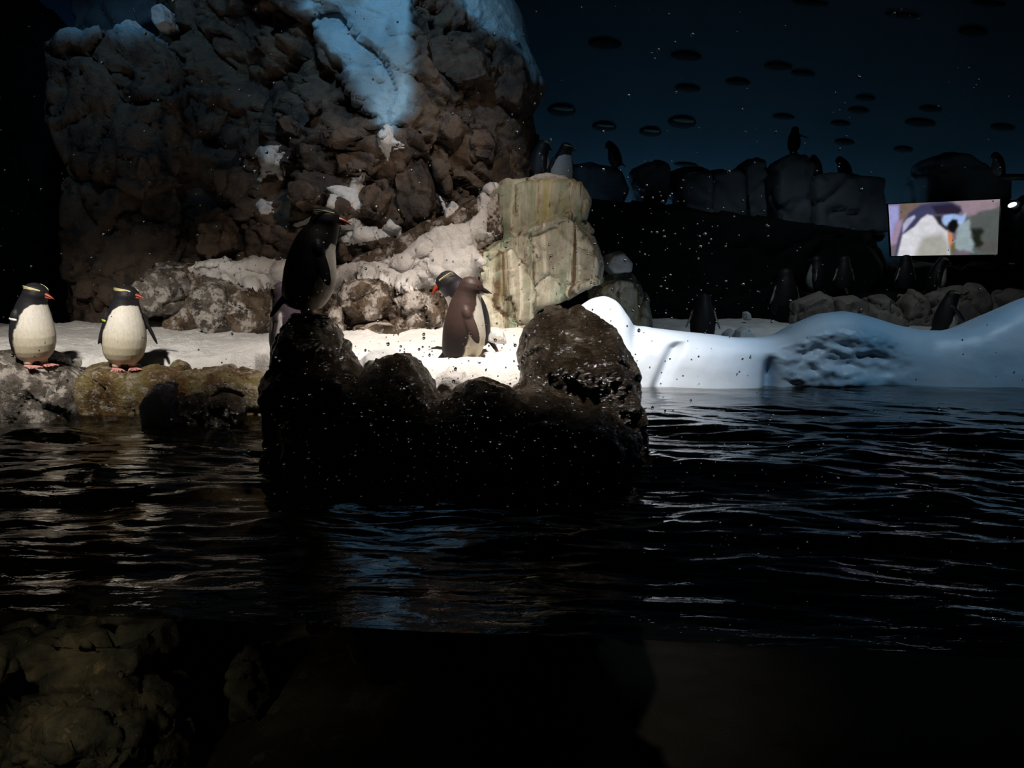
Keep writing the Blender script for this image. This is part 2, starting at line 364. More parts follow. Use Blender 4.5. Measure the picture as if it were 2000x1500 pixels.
# ------------------------------------------------------------------ water and viewing glass
def glass_y(x): return 1.705 - 0.085*x
def wave(x, y):
    p = np.stack([x, y, np.zeros_like(x)], 1)
    c, s = math.cos(0.16), math.sin(0.16)
    q = np.stack([x, y + 0.045*x*x*np.sign(x)*0.6 + 0.03*x*x + 0.04*x, np.zeros_like(x)], 1)
    h = 0.036*fbm(q*np.array([1.2, 2.4, 1]), 2, 31) + 0.009*fbm(q*np.array([5.0, 13.0, 1]), 2, 33) + 0.016*fbm(q*np.array([2.6, 6.5, 1]), 2, 37)
    r = 1-np.abs(fbm(q*np.array([2.2, 5.5, 1]), 2, 41))*2
    h = h + 0.009*r*r + 0.0028*fbm(q*np.array([9, 30, 1]), 1, 43)
    return h*(0.25+0.75*sstep(0.0, 0.7, y-glass_y(x)))*(1-0.66*sstep(3.6, 5.0, y))
nx, ny = 640, 620
xs = np.linspace(-6.2, 6.4, nx); t = np.linspace(0, 1, ny)**1.5
GX = np.repeat(xs[None, :], ny, 0); g0 = glass_y(GX)
GY = g0 + t[:, None]*(8.6-g0)
wz = wave(GX.ravel(), GY.ravel())
tag(link('pool_water', mesh_np('pool_water', np.stack([GX.ravel(), GY.ravel(), wz], 1), grid_faces(ny, nx)), M['water']),
    'dark rippling pool water filling the foreground behind the glass', 'water', kind='stuff')
g = empty('window_1'); tag(g, kind='structure')
A, B = (-6.3, glass_y(-6.3)-0.012), (6.5, glass_y(6.5)-0.012)
v = [(A[0], A[1], -2.6), (B[0], B[1], -2.6), (B[0], B[1], 5.1), (A[0], A[1], 5.1)]
v += [(a, b-0.03, c) for a, b, c in v]
pane = mesh_np('pane', v, [(0, 1, 2, 3), (7, 6, 5, 4), (0, 4, 5, 1), (3, 2, 6, 7), (0, 3, 7, 4), (1, 5, 6, 2)])
link('pane', pane, M['glass'], g, smooth=False)

# ------------------------------------------------------------------ the big cliff
def in_poly(P, poly):
    x, y = P[:, 0], P[:, 1]; ins = np.zeros(len(P), bool); n = len(poly)
    for i in range(n):
        (x1, y1), (x2, y2) = poly[i], poly[(i+1) % n]
        c = ((y1 > y) != (y2 > y)); ins ^= c & (x < (x2-x1)*(y-y1)/((y2-y1) if y2 != y1 else 1e-9)+x1)
    return ins
def poly_d(P, poly):
    d = np.full(len(P), 1e9); n = len(poly)
    for i in range(n):
        a = np.array(poly[i], float); b = np.array(poly[(i+1) % n], float); e = b-a
        t = np.clip(((P-a)@e)/max((e*e).sum(), 1e-9), 0, 1); q = a + t[:, None]*e
        d = np.minimum(d, np.sqrt(((P-q)**2).sum(1)))
    return np.where(in_poly(P, poly), d, -d)
cliff = empty('rock_cliff', (-1.2, 6.6, 0.5))
tag(cliff, 'tall dark brown craggy rock cliff with blue ice running down its middle', 'cliff')
def child(o, root):
    o.parent = root; o.matrix_parent_inverse = Matrix.Translation(-root.location) if root.rotation_euler.z == 0 else root.matrix_basis.inverted()
    return o
YR = 8.0
prof = [(985, -160), (985, -60), (1000, 0), (1036, 50), (1048, 110), (1070, 160), (1076, 185), (1058, 218), (1054, 240), (1060, 270), (1062, 330), (1055, 420), (1040, 560), (1040, 700)]
pz = [W(a, b, YR).z for a, b in prof][::-1]; pxr = [W(a, b, YR).x for a, b in prof][::-1]
lprof = [(330, -160), (340, 0), (350, 120), (250, 230), (200, 330), (190, 420), (190, 700)]
lz = [W(a, b, YR).z for a, b in lprof][::-1]; lx = [W(a, b, YR).x for a, b in lprof][::-1]
nth, nzz = 470, 330
th = np.linspace(R(-112), R(112), nth); zz = np.linspace(0.0, 4.95, nzz)
TH, ZZ = np.meshgrid(th, zz); TH, ZZ = TH.ravel(), ZZ.ravel()
xr = np.interp(ZZ, pz, pxr) - 0.06; xl = np.interp(ZZ, lz, lx); xc = -1.25
sx, cxx = np.sin(TH), np.cos(TH)
sg = np.sign(sx)*np.abs(sx)**0.72; cg = np.sign(cxx)*np.abs(cxx)**0.72
X = np.where(sg > 0, xc + sg*(xr-xc), xc + sg*(xc-xl))
front = 6.55 + 0.10*(ZZ-0.8) + 0.25*np.sin(X*2.1+1.0)*0.4
Yc = YR - cg*(YR-front)
P = np.stack([X, Yc, ZZ], 1)
nrm = np.stack([sg, -cg, np.zeros_like(sg)], 1); nrm /= np.linalg.norm(nrm, axis=1)[:, None]
Pk = P@np.array([[0.80, 0.0, 0.60], [0, 1, 0], [-0.60, 0.0, 0.80]])
b1, e1 = blocky(Pk/np.array([0.95, 0.95, 0.75]), 3, 1.3, 0.22); b2, e2 = blocky(Pk/np.array([0.42, 0.42, 0.27]), 4, 1.3, 0.22)
b3, e3 = blocky(Pk/np.array([0.17, 0.17, 0.15]), 5, 1.2, 0.2)
rdg = 1-np.abs(fbm(Pk*np.array([2.2, 2.2, 3.2]), 4, 9))*2
# where ice lies on the rock
def to_px(P):
    dx, dy, dz = P[:, 0], P[:, 1], P[:, 2]-CAM_H
    f = dy*CP - dz*SP; u = dy*SP + dz*CP
    return np.stack([1000+F_PX*dx/f, 750-F_PX*u/f], 1)
ice1 = [W(a, b, 6.5) for a, b in [(545, -200), (830, -200), (800, 60), (800, 210), (768, 262), (735, 235), (690, 190), (655, 120), (610, 85), (570, 30)]]
ice2 = [W(a, b, 7.2) for a, b in [(860, -60), (1100, -60), (1060, 60), (1075, 150), (1045, 150), (1000, 80), (950, 70), (900, 30)]]
q = P[:, [0, 2]] + 0.07*np.stack([fbm(P*4, 4, 51), fbm(P*4, 4, 52)], 1)
dice = np.maximum(poly_d(q, [(p.x, p.z) for p in ice1]), poly_d(q, [(p.x, p.z) for p in ice2]))
icem = sstep(-0.04, 0.09, dice)*(0.72+0.5*sstep(-0.3, 0.3, fbm(P*np.array([5, 5, 2.0]), 4, 53)))
damp = 1 - 0.75*sstep(0.55, 0.95, np.abs(sg))
disp = damp*(1-0.72*np.clip(icem, 0, 1))*(0.17*b1 + 0.10*b2 + 0.035*b3 - 0.06*np.clip(rdg-0.74, 0, 1)*3.0) + 0.012*fbm(P*7, 4, 8)
P2 = P + nrm*disp[:, None]
cme = mesh_np('rock_face', P2, grid_faces(nzz, nth))
at = cme.attributes.new('ice', 'FLOAT', 'POINT'); at.data.foreach_set('value', np.clip(icem, 0, 1).astype(np.float32))
child(link('rock_face', cme, M['cliff']), cliff)
bvhs = []
def add_bvh(me, name=None):
    bvhs.append(BVHTree.FromPolygons([tuple(p) for p in get_v(me)], [tuple(p.vertices) for p in me.polygons]))
add_bvh(cme)
ORG = Vector((0, 0, CAM_H))
def hit(px, py):
    d = ray(px, py).normalized(); best = None
    for t_ in bvhs:
        h = t_.ray_cast(ORG, d)
        if h[0] is not None and (best is None or h[3] < best[1]): best = (h[0], h[3])
    return best
def buttress(bm):
    hull(bm, [(140, 96), (170, 68), (235, 60), (290, 78), (330, 62), (405, 130), (430, 330), (430, 640), (195, 640), (185, 420), (195, 300), (150, 200)], 6.7, 1.6, 0.85, 0.9)
bme = rock_mesh(buttress, 0.03, 4, ((0.09, 0.6), (0.04, 0.25)), (0.04, 4.0), 61, 0.012)
bv = get_v(bme); bn = get_n(bme)
ztop = W(250, 95, 7.0).z
ib = np.clip(sstep(ztop-0.05, ztop+0.22, bv[:, 2]+0.1*fbm(bv*5, 3, 62)), 0, 1)*0.8
at = bme.attributes.new('ice', 'FLOAT', 'POINT'); at.data.foreach_set('value', ib.astype(np.float32))
child(link('buttress', bme, M['cliff']), cliff); add_bvh(bme)
def ice_chunk(bm):
    hull(bm, [(298, 20), (318, 8), (335, 22), (342, 55), (315, 66), (300, 45)], 6.85, 0.3)
    hull(bm, [(232, 62), (260, 40), (285, 60), (300, 78), (250, 72)], 6.8, 0.3)
im = rock_mesh(ice_chunk, 0.012, 3, ((0.012, 0.12),), (0.01, 9), 63)
child(link('ice_chunk', im, M['old_snow']), cliff)
BOULD = [
 [(770, 288), (800, 288), (827, 303), (848, 345), (857, 399), (845, 444), (800, 455), (776, 420), (767, 360)],
 [(707, 384), (728, 354), (764, 348), (773, 375), (764, 420), (734, 435), (707, 417)],
 [(839, 306), (869, 306), (890, 324), (890, 384), (872, 390), (851, 345)],
 [(920, 249), (959, 252), (977, 288), (968, 330), (926, 321), (914, 279)],
 [(566, 354), (593, 351), (623, 369), (620, 402), (590, 414), (565, 393)],
 [(602, 195), (641, 201), (647, 228), (620, 237), (605, 222)],
 [(542, 222), (575, 228), (602, 255), (602, 285), (560, 270)],
 [(857, 222), (899, 228), (911, 270), (890, 288), (854, 264)],
 [(632, 258), (690, 255), (722, 268), (722, 279), (650, 290), (630, 275)],
 [(650, 295), (730, 292), (760, 318), (740, 345), (660, 340)],
 [(240, 290), (330, 300), (360, 360), (300, 400), (240, 370)],
 [(420, 330), (480, 325), (505, 350), (495, 400), (440, 410)],
 [(660, 468), (720, 462), (772, 468), (790, 498), (750, 522), (680, 522), (655, 500)],
 [(480, 430), (530, 420), (560, 470), (550, 515), (490, 512)],
 [(640, 395), (690, 385), (705, 420), (690, 445), (645, 440)],
 [(390, 190), (440, 180), (470, 230), (450, 280), (400, 270)],
 [(880, 395), (925, 385), (940, 420), (910, 442), (870, 440)],
 [(400, 430), (465, 425), (480, 490), (430, 512), (385, 500)],
 [(820, 85), (900, 70), (960, 110), (970, 165), (900, 185), (830, 150)],
 [(975, 120), (1020, 110), (1035, 170), (1015, 225), (970, 205)]]
for i, ol in enumerate(BOULD):
    cxp = sum(p[0] for p in ol)/len(ol); cyp = sum(p[1] for p in ol)/len(ol)
    h = hit(cxp, cyp)
    if h is None: continue
    Yb = h[0].y - 0.11
    me = rock_mesh(lambda bm: hull(bm, ol, Yb, 0.5, 0.78, 0.9), 0.016, 5, ((0.030, 0.26), (0.012, 0.11)), (0.028, 5.0), 70+i, 0.006)
    a_ = me.attributes.new('ice', 'FLOAT', 'POINT')
    o = link('boulder', me, M['cliff']); child(o, cliff); add_bvh(me)

# ------------------------------------------------------------------ rock bank and boulders behind the snow
def thing_rock(name, hulls, mat, label, cat='rock', vs=0.018, smooth=4, blocks=((0.03, 0.25),), noise=(0.03, 5.0), seed=0, fine=0.006, group=None, bvh=True):
    me = rock_mesh(lambda bm: [hull(bm, *h_) for h_ in hulls], vs, smooth, blocks, noise, seed, fine)
    o = link(name, me, mat); tag(o, label, cat, group)
    if bvh: add_bvh(me)
    return o
thing_rock('rock_bank', [([(350, 522), (470, 512), (600, 520), (680, 545), (680, 700), (350, 700)], 6.15, 0.9, 0.97, 0.95),
    ([(620, 545), (770, 512), (850, 462), (985, 372), (1000, 700), (620, 700)], 6.2, 1.0, 0.96, 0.95)], M['rust'],
    'long brown stained rock bank under the snow ledge at the foot of the cliff', 'rock', 0.022, 4, ((0.04, 0.3),), (0.04, 4), 90)
thing_rock('boulder', [([(262, 560), (300, 525), (335, 512), (372, 530), (380, 580), (350, 610), (275, 625), (258, 600)], 5.95, 0.6)], M['grey_lichen'],
    'grey tilted boulder behind the left penguins, lit on top and dark beneath', seed=91)
thing_rock('boulder', [([(380, 560), (400, 538), (440, 545), (470, 580), (470, 640), (430, 668), (390, 640)], 5.8, 0.5)], M['grey_lichen'],
    'white mottled boulder just right of the grey tilted boulder', seed=92)
thing_rock('boulder', [([(450, 562), (500, 560), (545, 570), (550, 630), (520, 668), (470, 665), (440, 620)], 5.75, 0.5)], M['rust'],
    'rusty brown and white boulder left of the black penguin on the dark rock', seed=93)
thing_rock('boulder', [([(655, 575), (672, 550), (710, 538), (755, 552), (775, 590), (760, 625), (690, 640), (655, 610)], 5.75, 0.5, 0.7)], M['rust'],
    'pale topped round boulder under the snow ledge, right of the black penguin', seed=94)
thing_rock('boulder', [([(765, 580), (790, 566), (850, 575), (865, 610), (850, 660), (780, 662), (760, 625)], 5.8, 0.5)], M['rust'],
    'lumpy wet boulder left of the penguin pair on the snow', seed=95, blocks=((0.06, 0.15),))
thing_rock('boulder', [([(640, 600), (665, 590), (682, 640), (672, 668), (640, 668)], 5.6, 0.3)], M['rust'],
    'small pale stone in the snow beside the dark pillar of the foreground rock', seed=96)
thing_rock('boulder', [([(690, 640), (740, 625), (800, 640), (830, 660), (760, 680), (690, 672)], 5.65, 0.35)], M['rust'],
    'low brown stone under the pale topped round boulder', seed=97)

# pedestal rock with its parts
ped = thing_rock('pedestal_rock', [
    ([(948, 385), (975, 366), (1060, 362), (1135, 368), (1150, 395), (1140, 430), (1080, 470), (960, 470)], 6.3, 1.6, 0.86, 0.9),
    ([(940, 470), (1010, 440), (1110, 405), (1155, 450), (1182, 515), (1178, 552), (1110, 585), (1040, 612), (960, 610)], 6.15, 1.3, 0.80, 0.9),
    ([(935, 480), (1000, 470), (1055, 560), (1040, 660), (1010, 690), (945, 690), (930, 600)], 6.0, 1.2, 0.86, 0.9)],
    M['pedestal'], 'pale green streaked pedestal rock topped with snow and two penguins', 'rock', 0.018, 3, ((0.035, 0.5), (0.016, 0.2)), (0.02, 5), 98)
thing_rock('boulder', [([(1150, 560), (1195, 525), (1235, 535), (1268, 590), (1278, 650), (1150, 660)], 6.7, 0.8)], M['pedestal'],
    'sloping grey brown boulder right of the pedestal rock behind the ice', seed=99)
sm = rock_mesh(lambda bm: hull(bm, [(1178, 520), (1185, 495), (1212, 490), (1232, 512), (1232, 533), (1190, 535)], 6.75, 0.6, 0.8), 0.014, 4, (), (0.02, 9), 100)
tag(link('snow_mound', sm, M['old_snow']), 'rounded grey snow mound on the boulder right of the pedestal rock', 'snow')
sm = rock_mesh(lambda bm: (hull(bm, [(965, 372), (1015, 358), (1040, 349), (1065, 345), (1105, 352), (1118, 362), (1140, 372), (1060, 378)], 6.55, 0.7, 0.9),
    hull(bm, [(1015, 362), (1045, 346), (1100, 350), (1110, 364)], 6.75, 0.9, 0.9)), 0.012, 3, (), (0.03, 13), 101)
tag(link('snow_mound', sm, M['snow']), 'rough snow heap on top of the pedestal rock', 'snow')

# snow draped over rock: sampled over the rock surface, thick in the middle, sunk into the rock at its rim
def drape(name, poly, thick, mat, parent=None, step=3.0, warp=5.0, seed=0, up=0.8, smooth=10):
    xs_ = np.arange(min(p[0] for p in poly)-9, max(p[0] for p in poly)+9, step)
    ys_ = np.arange(min(p[1] for p in poly)-9, max(p[1] for p in poly)+9, step)
    gx, gy = np.meshgrid(xs_, ys_); nr, nc = gx.shape
    P = np.stack([gx.ravel(), gy.ravel()], 1)
    p3 = np.stack([P[:, 0]*0.11, P[:, 1]*0.14, np.full(len(P), seed*3.3)], 1)
    d = poly_d(P, poly) + warp*fbm(p3, 4, 200+seed)
    ok = d > -4
    t = np.full(len(P), np.nan)
    for i in np.nonzero(ok)[0]:
        h = hit(P[i, 0], P[i, 1])
        if h is not None: t[i] = h[1]
    ok &= ~np.isnan(t)
    T = t.reshape(nr, nc); O = ok.reshape(nr, nc)
    S = np.where(O, T, 0.0)
    for _ in range(smooth):
        a = np.zeros_like(S); c = np.zeros_like(S); Wt = O.astype(float)
        for dy, dx in ((0, 1), (0, -1), (1, 0), (-1, 0), (0, 0)):
            a += np.roll(S*Wt, (dy, dx), (0, 1)); c += np.roll(Wt, (dy, dx), (0, 1))
        S = np.where(O, a/np.maximum(c, 1e-6), 0.0)
    S = np.where(O, np.minimum(S, T) , 0.0)
    v = np.zeros((len(P), 3)); f = np.zeros(len(P))
    for i in np.nonzero(ok)[0]:
        r_ = ray(P[i, 0], P[i, 1]).normalized(); v[i] = ORG + r_*S.ravel()[i]
    k = np.sqrt(np.clip((d+1.0)/14.0, 0, 1))
    th_ = thick*k*(1+0.6*fbm(v*9, 3, 210+seed)+0.22*fbm(v*24, 3, 211+seed)) - 0.012*(d < 0)
    G = v.reshape(nr, nc, 3); du = np.gradient(G, axis=1); dv_ = np.gradient(G, axis=0)
    nn = np.cross(dv_, du).reshape(-1, 3); nn[nn[:, 1] > 0] *= -1
    ln = np.linalg.norm(nn, axis=1); ln[ln == 0] = 1; nn = nn/ln[:, None]
    dirv = 0.55*nn + np.array([0, -0.40, 0.45*up]); dirv = dirv/np.linalg.norm(dirv, axis=1)[:, None]
    v = v + dirv*th_[:, None] + 0.012*np.stack([fbm(v*16, 2, 1), fbm(v*16, 2, 2), fbm(v*16, 2, 3)], 1)*k[:, None]
    fc = grid_faces(nr, nc, ok)
    if len(fc) == 0: return None
    L_ = np.linalg.norm(v[fc[:, 0]]-v[fc[:, 2]], axis=1); fc = fc[L_ < 0.35]
    used = np.unique(fc); mp_ = np.full(len(P), -1); mp_[used] = np.arange(len(used))
    me = mesh_np(name, v[used], mp_[fc][:, ::-1])
    o = link(name, me, mat)
    if parent is not None: child(o, parent)
    return o
SN = [
 [(500, 300), (510, 288), (545, 285), (540, 300), (556, 298), (545, 315), (552, 340), (555, 352), (545, 352), (537, 335), (520, 335), (510, 355), (503, 352), (512, 325)],
 [(498, 400), (510, 390), (532, 395), (530, 412), (510, 418)],
 [(736, 265), (755, 244), (765, 250), (770, 275), (790, 283), (765, 287), (757, 310), (750, 300), (740, 283)],
 [(635, 368), (665, 363), (683, 368), (688, 348), (707, 343), (709, 362), (697, 385), (707, 402), (695, 410), (680, 392), (650, 377)],
 [(646, 380), (657, 382), (654, 407), (638, 414), (640, 395)],
 [(858, 384), (868, 393), (872, 410), (885, 394), (895, 405), (885, 417), (871, 427), (863, 405)],
 [(572, 438), (622, 416), (617, 430), (580, 444)],
 [(660, 470), (666, 440), (690, 426), (715, 440), (745, 450), (760, 430), (784, 445), (782, 457), (740, 467), (710, 472), (690, 477)]]
for i, pl in enumerate(SN):
    drape('snow_patch', pl, 0.05 if i < 7 else 0.07, M['snow'], cliff, 2.0, 2.6, 10+i)
o = drape('snow_ledge', [(368, 527), (390, 515), (430, 511), (445, 505), (455, 517), (480, 509), (500, 504), (545, 510), (600, 520), (600, 560), (545, 562), (500, 566), (440, 547), (400, 537)], 0.07, M['snow'], None, 3, 5, 30, smooth=40)
if o: tag(o, 'snow ledge left of the black penguin, at the foot of the cliff', 'snow')
o = drape('snow_ledge', [(600, 545), (640, 545), (665, 520), (700, 514), (725, 517), (760, 507), (790, 493), (810, 470), (840, 453), (865, 440), (905, 438), (935, 418), (930, 393), (950, 364), (974, 362), (958, 380), (948, 410), (953, 435), (947, 455), (968, 455), (928, 470), (928, 485), (948, 510), (932, 537), (900, 562), (860, 574), (820, 562), (780, 570), (745, 546), (700, 541), (670, 548), (640, 578), (600, 575)], 0.08, M['snow'], None, 3, 5, 31, smooth=40)
if o: tag(o, 'bright snow slope climbing from the ledge to the top of the pedestal rock', 'snow')

# ------------------------------------------------------------------ snow plateau
def plateau_z(x, y):
    x = np.atleast_1d(np.asarray(x, float)); y = np.atleast_1d(np.asarray(y, float))
    p = np.stack([x, y, np.zeros_like(x)], 1)
    yf = np.interp(x, [-6, -1.55, -1.15, -0.9, 0.15, 0.45, 0.8, 2], [4.45, 4.40, 3.75, 3.50, 3.45, 3.95, 4.6, 4.9])
    e = sstep(-0.05, 0.30, y-yf+0.08*fbm(p*3, 3, 71))*sstep(0.85, 0.5, x)
    base = 0.33 + 0.03*fbm(p*1.6, 3, 72) + 0.022*fbm(p*6.5, 4, 73) + 0.012*np.abs(fbm(p*15, 3, 74)) - 0.06*sstep(-0.9, -2.2, x)*sstep(5.3, 4.4, y)
    lump = 0.035*np.clip(fbm(p*4.3, 2, 75), 0, 1)*sstep(0.4, 0.0, np.abs(x+0.3)-0.9)
    return -0.25 + e*(base+lump+0.25)
nx, ny = 520, 270
gx, gy = np.meshgrid(np.linspace(-5.6, 1.4, nx), np.linspace(3.2, 6.6, ny))
pzv = plateau_z(gx.ravel(), gy.ravel())
tag(link('snow_bed', mesh_np('snow_bed', np.stack([gx.ravel(), gy.ravel(), pzv], 1), grid_faces(ny, nx, pzv > -0.15)), M['snow']),
    'brightly lit white snow bed between the foreground rock and the cliff', 'snow')
def lumpsnow(ol, Y, dep, label, seed, mat='snow'):
    me = rock_mesh(lambda bm: hull(bm, ol, Y, dep, 0.7), 0.010, 4, (), (0.02, 11), seed)
    tag(link('snow_lump', me, M[mat]), label, 'snow')
lumpsnow([(826, 790), (850, 735), (878, 714), (908, 722), (945, 790)], 3.52, 0.3, 'greyish snow lump at the front notch below the brown penguin', 301)
lumpsnow([(950, 668), (960, 640), (985, 648), (990, 672)], 4.3, 0.2, 'snow lump right of the brown backed penguin', 302)
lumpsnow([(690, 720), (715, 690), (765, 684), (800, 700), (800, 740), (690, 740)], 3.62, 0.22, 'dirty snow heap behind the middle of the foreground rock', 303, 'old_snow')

# ------------------------------------------------------------------ foreground rock in the water
fr_h = [
    ([(527, 680), (545, 640), (575, 617), (610, 612), (640, 625), (662, 665), (690, 720), (700, 800), (530, 800), (522, 740)], 3.28, 0.38, 0.72),
    ([(520, 740), (560, 700), (680, 700), (740, 760), (770, 1010), (536, 1010), (530, 880)], 3.12, 0.70, 0.80),
    ([(660, 760), (700, 722), (740, 700), (778, 687), (800, 700), (845, 758), (870, 820), (870, 980), (670, 980)], 3.05, 0.55, 0.78, 0.8, 0.12),
    ([(850, 790), (885, 768), (905, 748), (940, 741), (985, 757), (1010, 770), (1040, 830), (1040, 990), (840, 990)], 2.98, 0.5, 0.78, 0.8, 0.08),
    ([(975, 790), (1000, 762), (1030, 765), (1120, 780), (1180, 860), (1180, 990), (970, 990)], 3.10, 0.6, 0.8),
    ([(1010, 690), (1026, 638), (1055, 602), (1095, 591), (1135, 598), (1180, 628), (1205, 680), (1215, 760), (1180, 850), (1050, 830), (1022, 760)], 3.50, 0.67, 0.80, 0.8, 0.22),
    ([(1110, 660), (1160, 625), (1198, 632), (1216, 660), (1222, 690), (1252, 738), (1258, 830), (1250, 960), (1120, 960)], 3.50, 0.6, 0.8, 0.8, 0.14),
    ([(560, 960), (1220, 930), (1180, 1250), (620, 1250)], 3.15, 0.7, 0.9),
    ([(530, 810), (620, 770), (860, 800), (1010, 795), (1180, 800), (1256, 850), (1240, 970), (545, 985)], 2.98, 0.75, 0.84)]
frock = thing_rock('foreground_rock', fr_h, M['wet_black'], 'wet black foreground rock with pillar at left and boulder at right, in the water', 'rock', 0.014, 14, ((0.016, 0.34), (0.010, 0.13)), (0.022, 6), 120, 0.012)
add_island = bvhs[-1]

# ------------------------------------------------------------------ left shore rocks
thing_rock('shore_rock', [([(-160, 720), (-60, 690), (20, 688), (70, 705), (125, 728), (165, 765), (170, 840), (120, 880), (-160, 900)], 4.05, 0.7, 0.8)], M['grey_lichen'],
    'grey and white mottled wet rock under the leftmost penguin', seed=130, fine=0.01)
thing_rock('shore_rock', [([(166, 750), (180, 724), (220, 712), (300, 712), (350, 722), (370, 770), (360, 870), (180, 870)], 4.22, 0.55, 0.8)], M['mossy'],
    'yellow brown rock under the penguin with pink feet', seed=131, fine=0.01)
thing_rock('shore_rock', [([(320, 735), (380, 718), (460, 722), (540, 738), (560, 790), (540, 880), (330, 880)], 4.28, 0.5, 0.8)], M['mossy'],
    'long low brown rock sloping into the water left of the foreground rock', seed=132, fine=0.01)
thing_rock('shore_rock', [([(120, 770), (150, 738), (185, 742), (190, 790), (180, 860), (115, 860)], 4.30, 0.4, 0.8)], M['mossy'],
    'rusty stone in the gap between the two leftmost shore rocks', seed=133)
thing_rock('wet_stone', [([(282, 790), (290, 768), (312, 748), (330, 752), (342, 785), (342, 840), (284, 840)], 3.98, 0.22, 0.75)], M['purple'],
    'small purple black wet stone standing at the waterline', vs=0.010, blocks=((0.012, 0.1),), noise=(0.012, 10), seed=134)
thing_rock('wet_stone', [([(345, 800), (360, 775), (400, 765), (405, 800), (400, 850), (350, 850)], 4.08, 0.2, 0.75)], M['wet_black'],
    'dark green wet stone between the purple stone and the black one', vs=0.010, blocks=((0.012, 0.1),), noise=(0.012, 10), seed=135)
thing_rock('wet_stone', [([(395, 800), (405, 780), (430, 768), (460, 776), (480, 800), (470, 840), (400, 840)], 4.02, 0.2, 0.75)], M['wet_black'],
    'flat black glistening stone at the waterline left of the foreground rock', vs=0.010, blocks=((0.012, 0.1),), noise=(0.012, 10), seed=136)

# ------------------------------------------------------------------ sunken rocks seen through the glass
thing_rock('sunken_rock', [([(-60, 1500), (20, 1400), (120, 1350), (215, 1333), (320, 1370), (380, 1450), (430, 1560), (300, 1700), (-60, 1700)], 2.15, 0.6, 0.7)], M['sunk'],
    'big round algae covered rock under water at bottom left', seed=140, blocks=((0.045, 0.13),), noise=(0.04, 7), fine=0.012, vs=0.013)
thing_rock('sunken_rock', [([(40, 1230), (120, 1190), (350, 1190), (360, 1250), (300, 1320), (200, 1310), (90, 1290)], 2.35, 0.5, 0.75)], M['sunk'],
    'brown rock under water just below the waterline at left', seed=141, blocks=((0.04, 0.15),), fine=0.01)
thing_rock('sunken_rock', [([(-60, 1270), (0, 1255), (40, 1280), (50, 1320), (0, 1345), (-60, 1345)], 2.2, 0.3, 0.75)], M['sunk'],
    'small rock under water at the left edge', seed=142)
thing_rock('sunken_rock', [([(455, 1300), (480, 1270), (520, 1310), (540, 1370), (500, 1420), (455, 1400)], 2.6, 0.3, 0.75)], M['sunk'],
    'upright ragged rock under water right of the big round one', seed=143, blocks=((0.05, 0.12),))
thing_rock('sunken_rock', [([(540, 1390), (580, 1375), (640, 1350), (665, 1365), (620, 1400), (590, 1430), (550, 1420)], 2.6, 0.25, 0.75)], M['sunk'],
    'forked pale rock under water at bottom centre left', seed=144, blocks=((0.05, 0.12),))
thing_rock('sunken_rock', [([(560, 1500), (600, 1460), (660, 1480), (700, 1520), (690, 1600), (570, 1600)], 2.4, 0.3, 0.75)], M['sunk'],
    'dim rock under water at the bottom edge', seed=145)
thing_rock('sunken_rock', [([(640, 1130), (800, 1060), (960, 1070), (1100, 1130), (1150, 1230), (1000, 1290), (700, 1280)], 2.25, 0.6, 0.8)], M['sunk'],
    'broad greenish rock just under the surface in front of the foreground rock', seed=146, blocks=((0.04, 0.2),))

# ------------------------------------------------------------------ white iceberg at right
tp = [(1090, 640), (1118, 612), (1135, 596), (1155, 583), (1182, 577), (1206, 588), (1222, 612), (1236, 630), (1270, 640), (1330, 647), (1390, 653), (1440, 660), (1490, 660), (1530, 652), (1562, 630), (1600, 613), (1650, 607), (1695, 617), (1745, 633), (1800, 645), (1850, 646), (1890, 638), (1940, 612), (2000, 583), (2080, 555), (2200, 550)]
nu, nt_ = 620, 120
U = np.linspace(1090, 2200, nu)
ptop = np.interp(U, [p[0] for p in tp], [p[1] for p in tp])
ker = np.hanning(17); ker /= ker.sum(); ptop = np.convolve(np.pad(ptop, 8, 'edge'), ker, 'valid')
vv = np.zeros((nt_, nu, 3))
for j in range(nu):
    yfr = 5.25 + 0.05*math.sin(U[j]*0.012)
    ytop = yfr + 0.34
    top = W(U[j], ptop[j], ytop); X0 = top.x; zt = top.z
    for i in range(nt_):
        s = i/(nt_-1)
        if s < 0.65:
            a = s/0.65; ang = a*math.pi/2
            z = -0.45 + (zt+0.45)*(math.sin(ang)**0.9); y = ytop - (ytop-yfr)*(abs(math.cos(ang))**0.55)
        else:
            a = (s-0.65)/0.35; y = ytop + 1.3*a; z = zt - (zt-0.0)*(a**1.5)
        vv[i, j] = (X0*(y/ytop)**0.25, y, z)
P = vv.reshape(-1, 3)
UU = np.repeat(U[None, :], nt_, 0).ravel(); SS = np.repeat((np.arange(nt_)/(nt_-1))[:, None], nu, 1).ravel()
groove = np.exp(-((UU-1492-18*(SS-0.4))/13)**2)*sstep(0.46, 0.30, SS)
groove2 = np.exp(-((UU-1240-30*(SS-0.5))/10)**2)*sstep(0.3, 0.5, SS)*sstep(0.72, 0.6, SS)
groove3 = np.exp(-((UU-1300-160*(SS-0.36))/12)**2)*sstep(0.50, 0.42, SS)
diag = fbm(np.stack([P[:, 0]*2.2-P[:, 2]*4, P[:, 1]*2, P[:, 2]*6+P[:, 0]*2.0], 1), 4, 150)
env = sstep(1480, 1540, UU)*sstep(1800, 1600, UU)*sstep(0.50, 0.40, SS)
P[:, 1] += 0.10*groove + 0.05*groove3 + env*0.13*diag + 0.02*fbm(P*3, 3, 151)
P[:, 1] += 0.07*groove2; P[:, 2] -= 0.05*groove2
P[:, 1] += np.where(SS < 0.6, 1.3*np.clip(-P[:, 2]-0.04, 0, 1), 0)
ime = mesh_np('iceberg', P, grid_faces(nt_, nu))
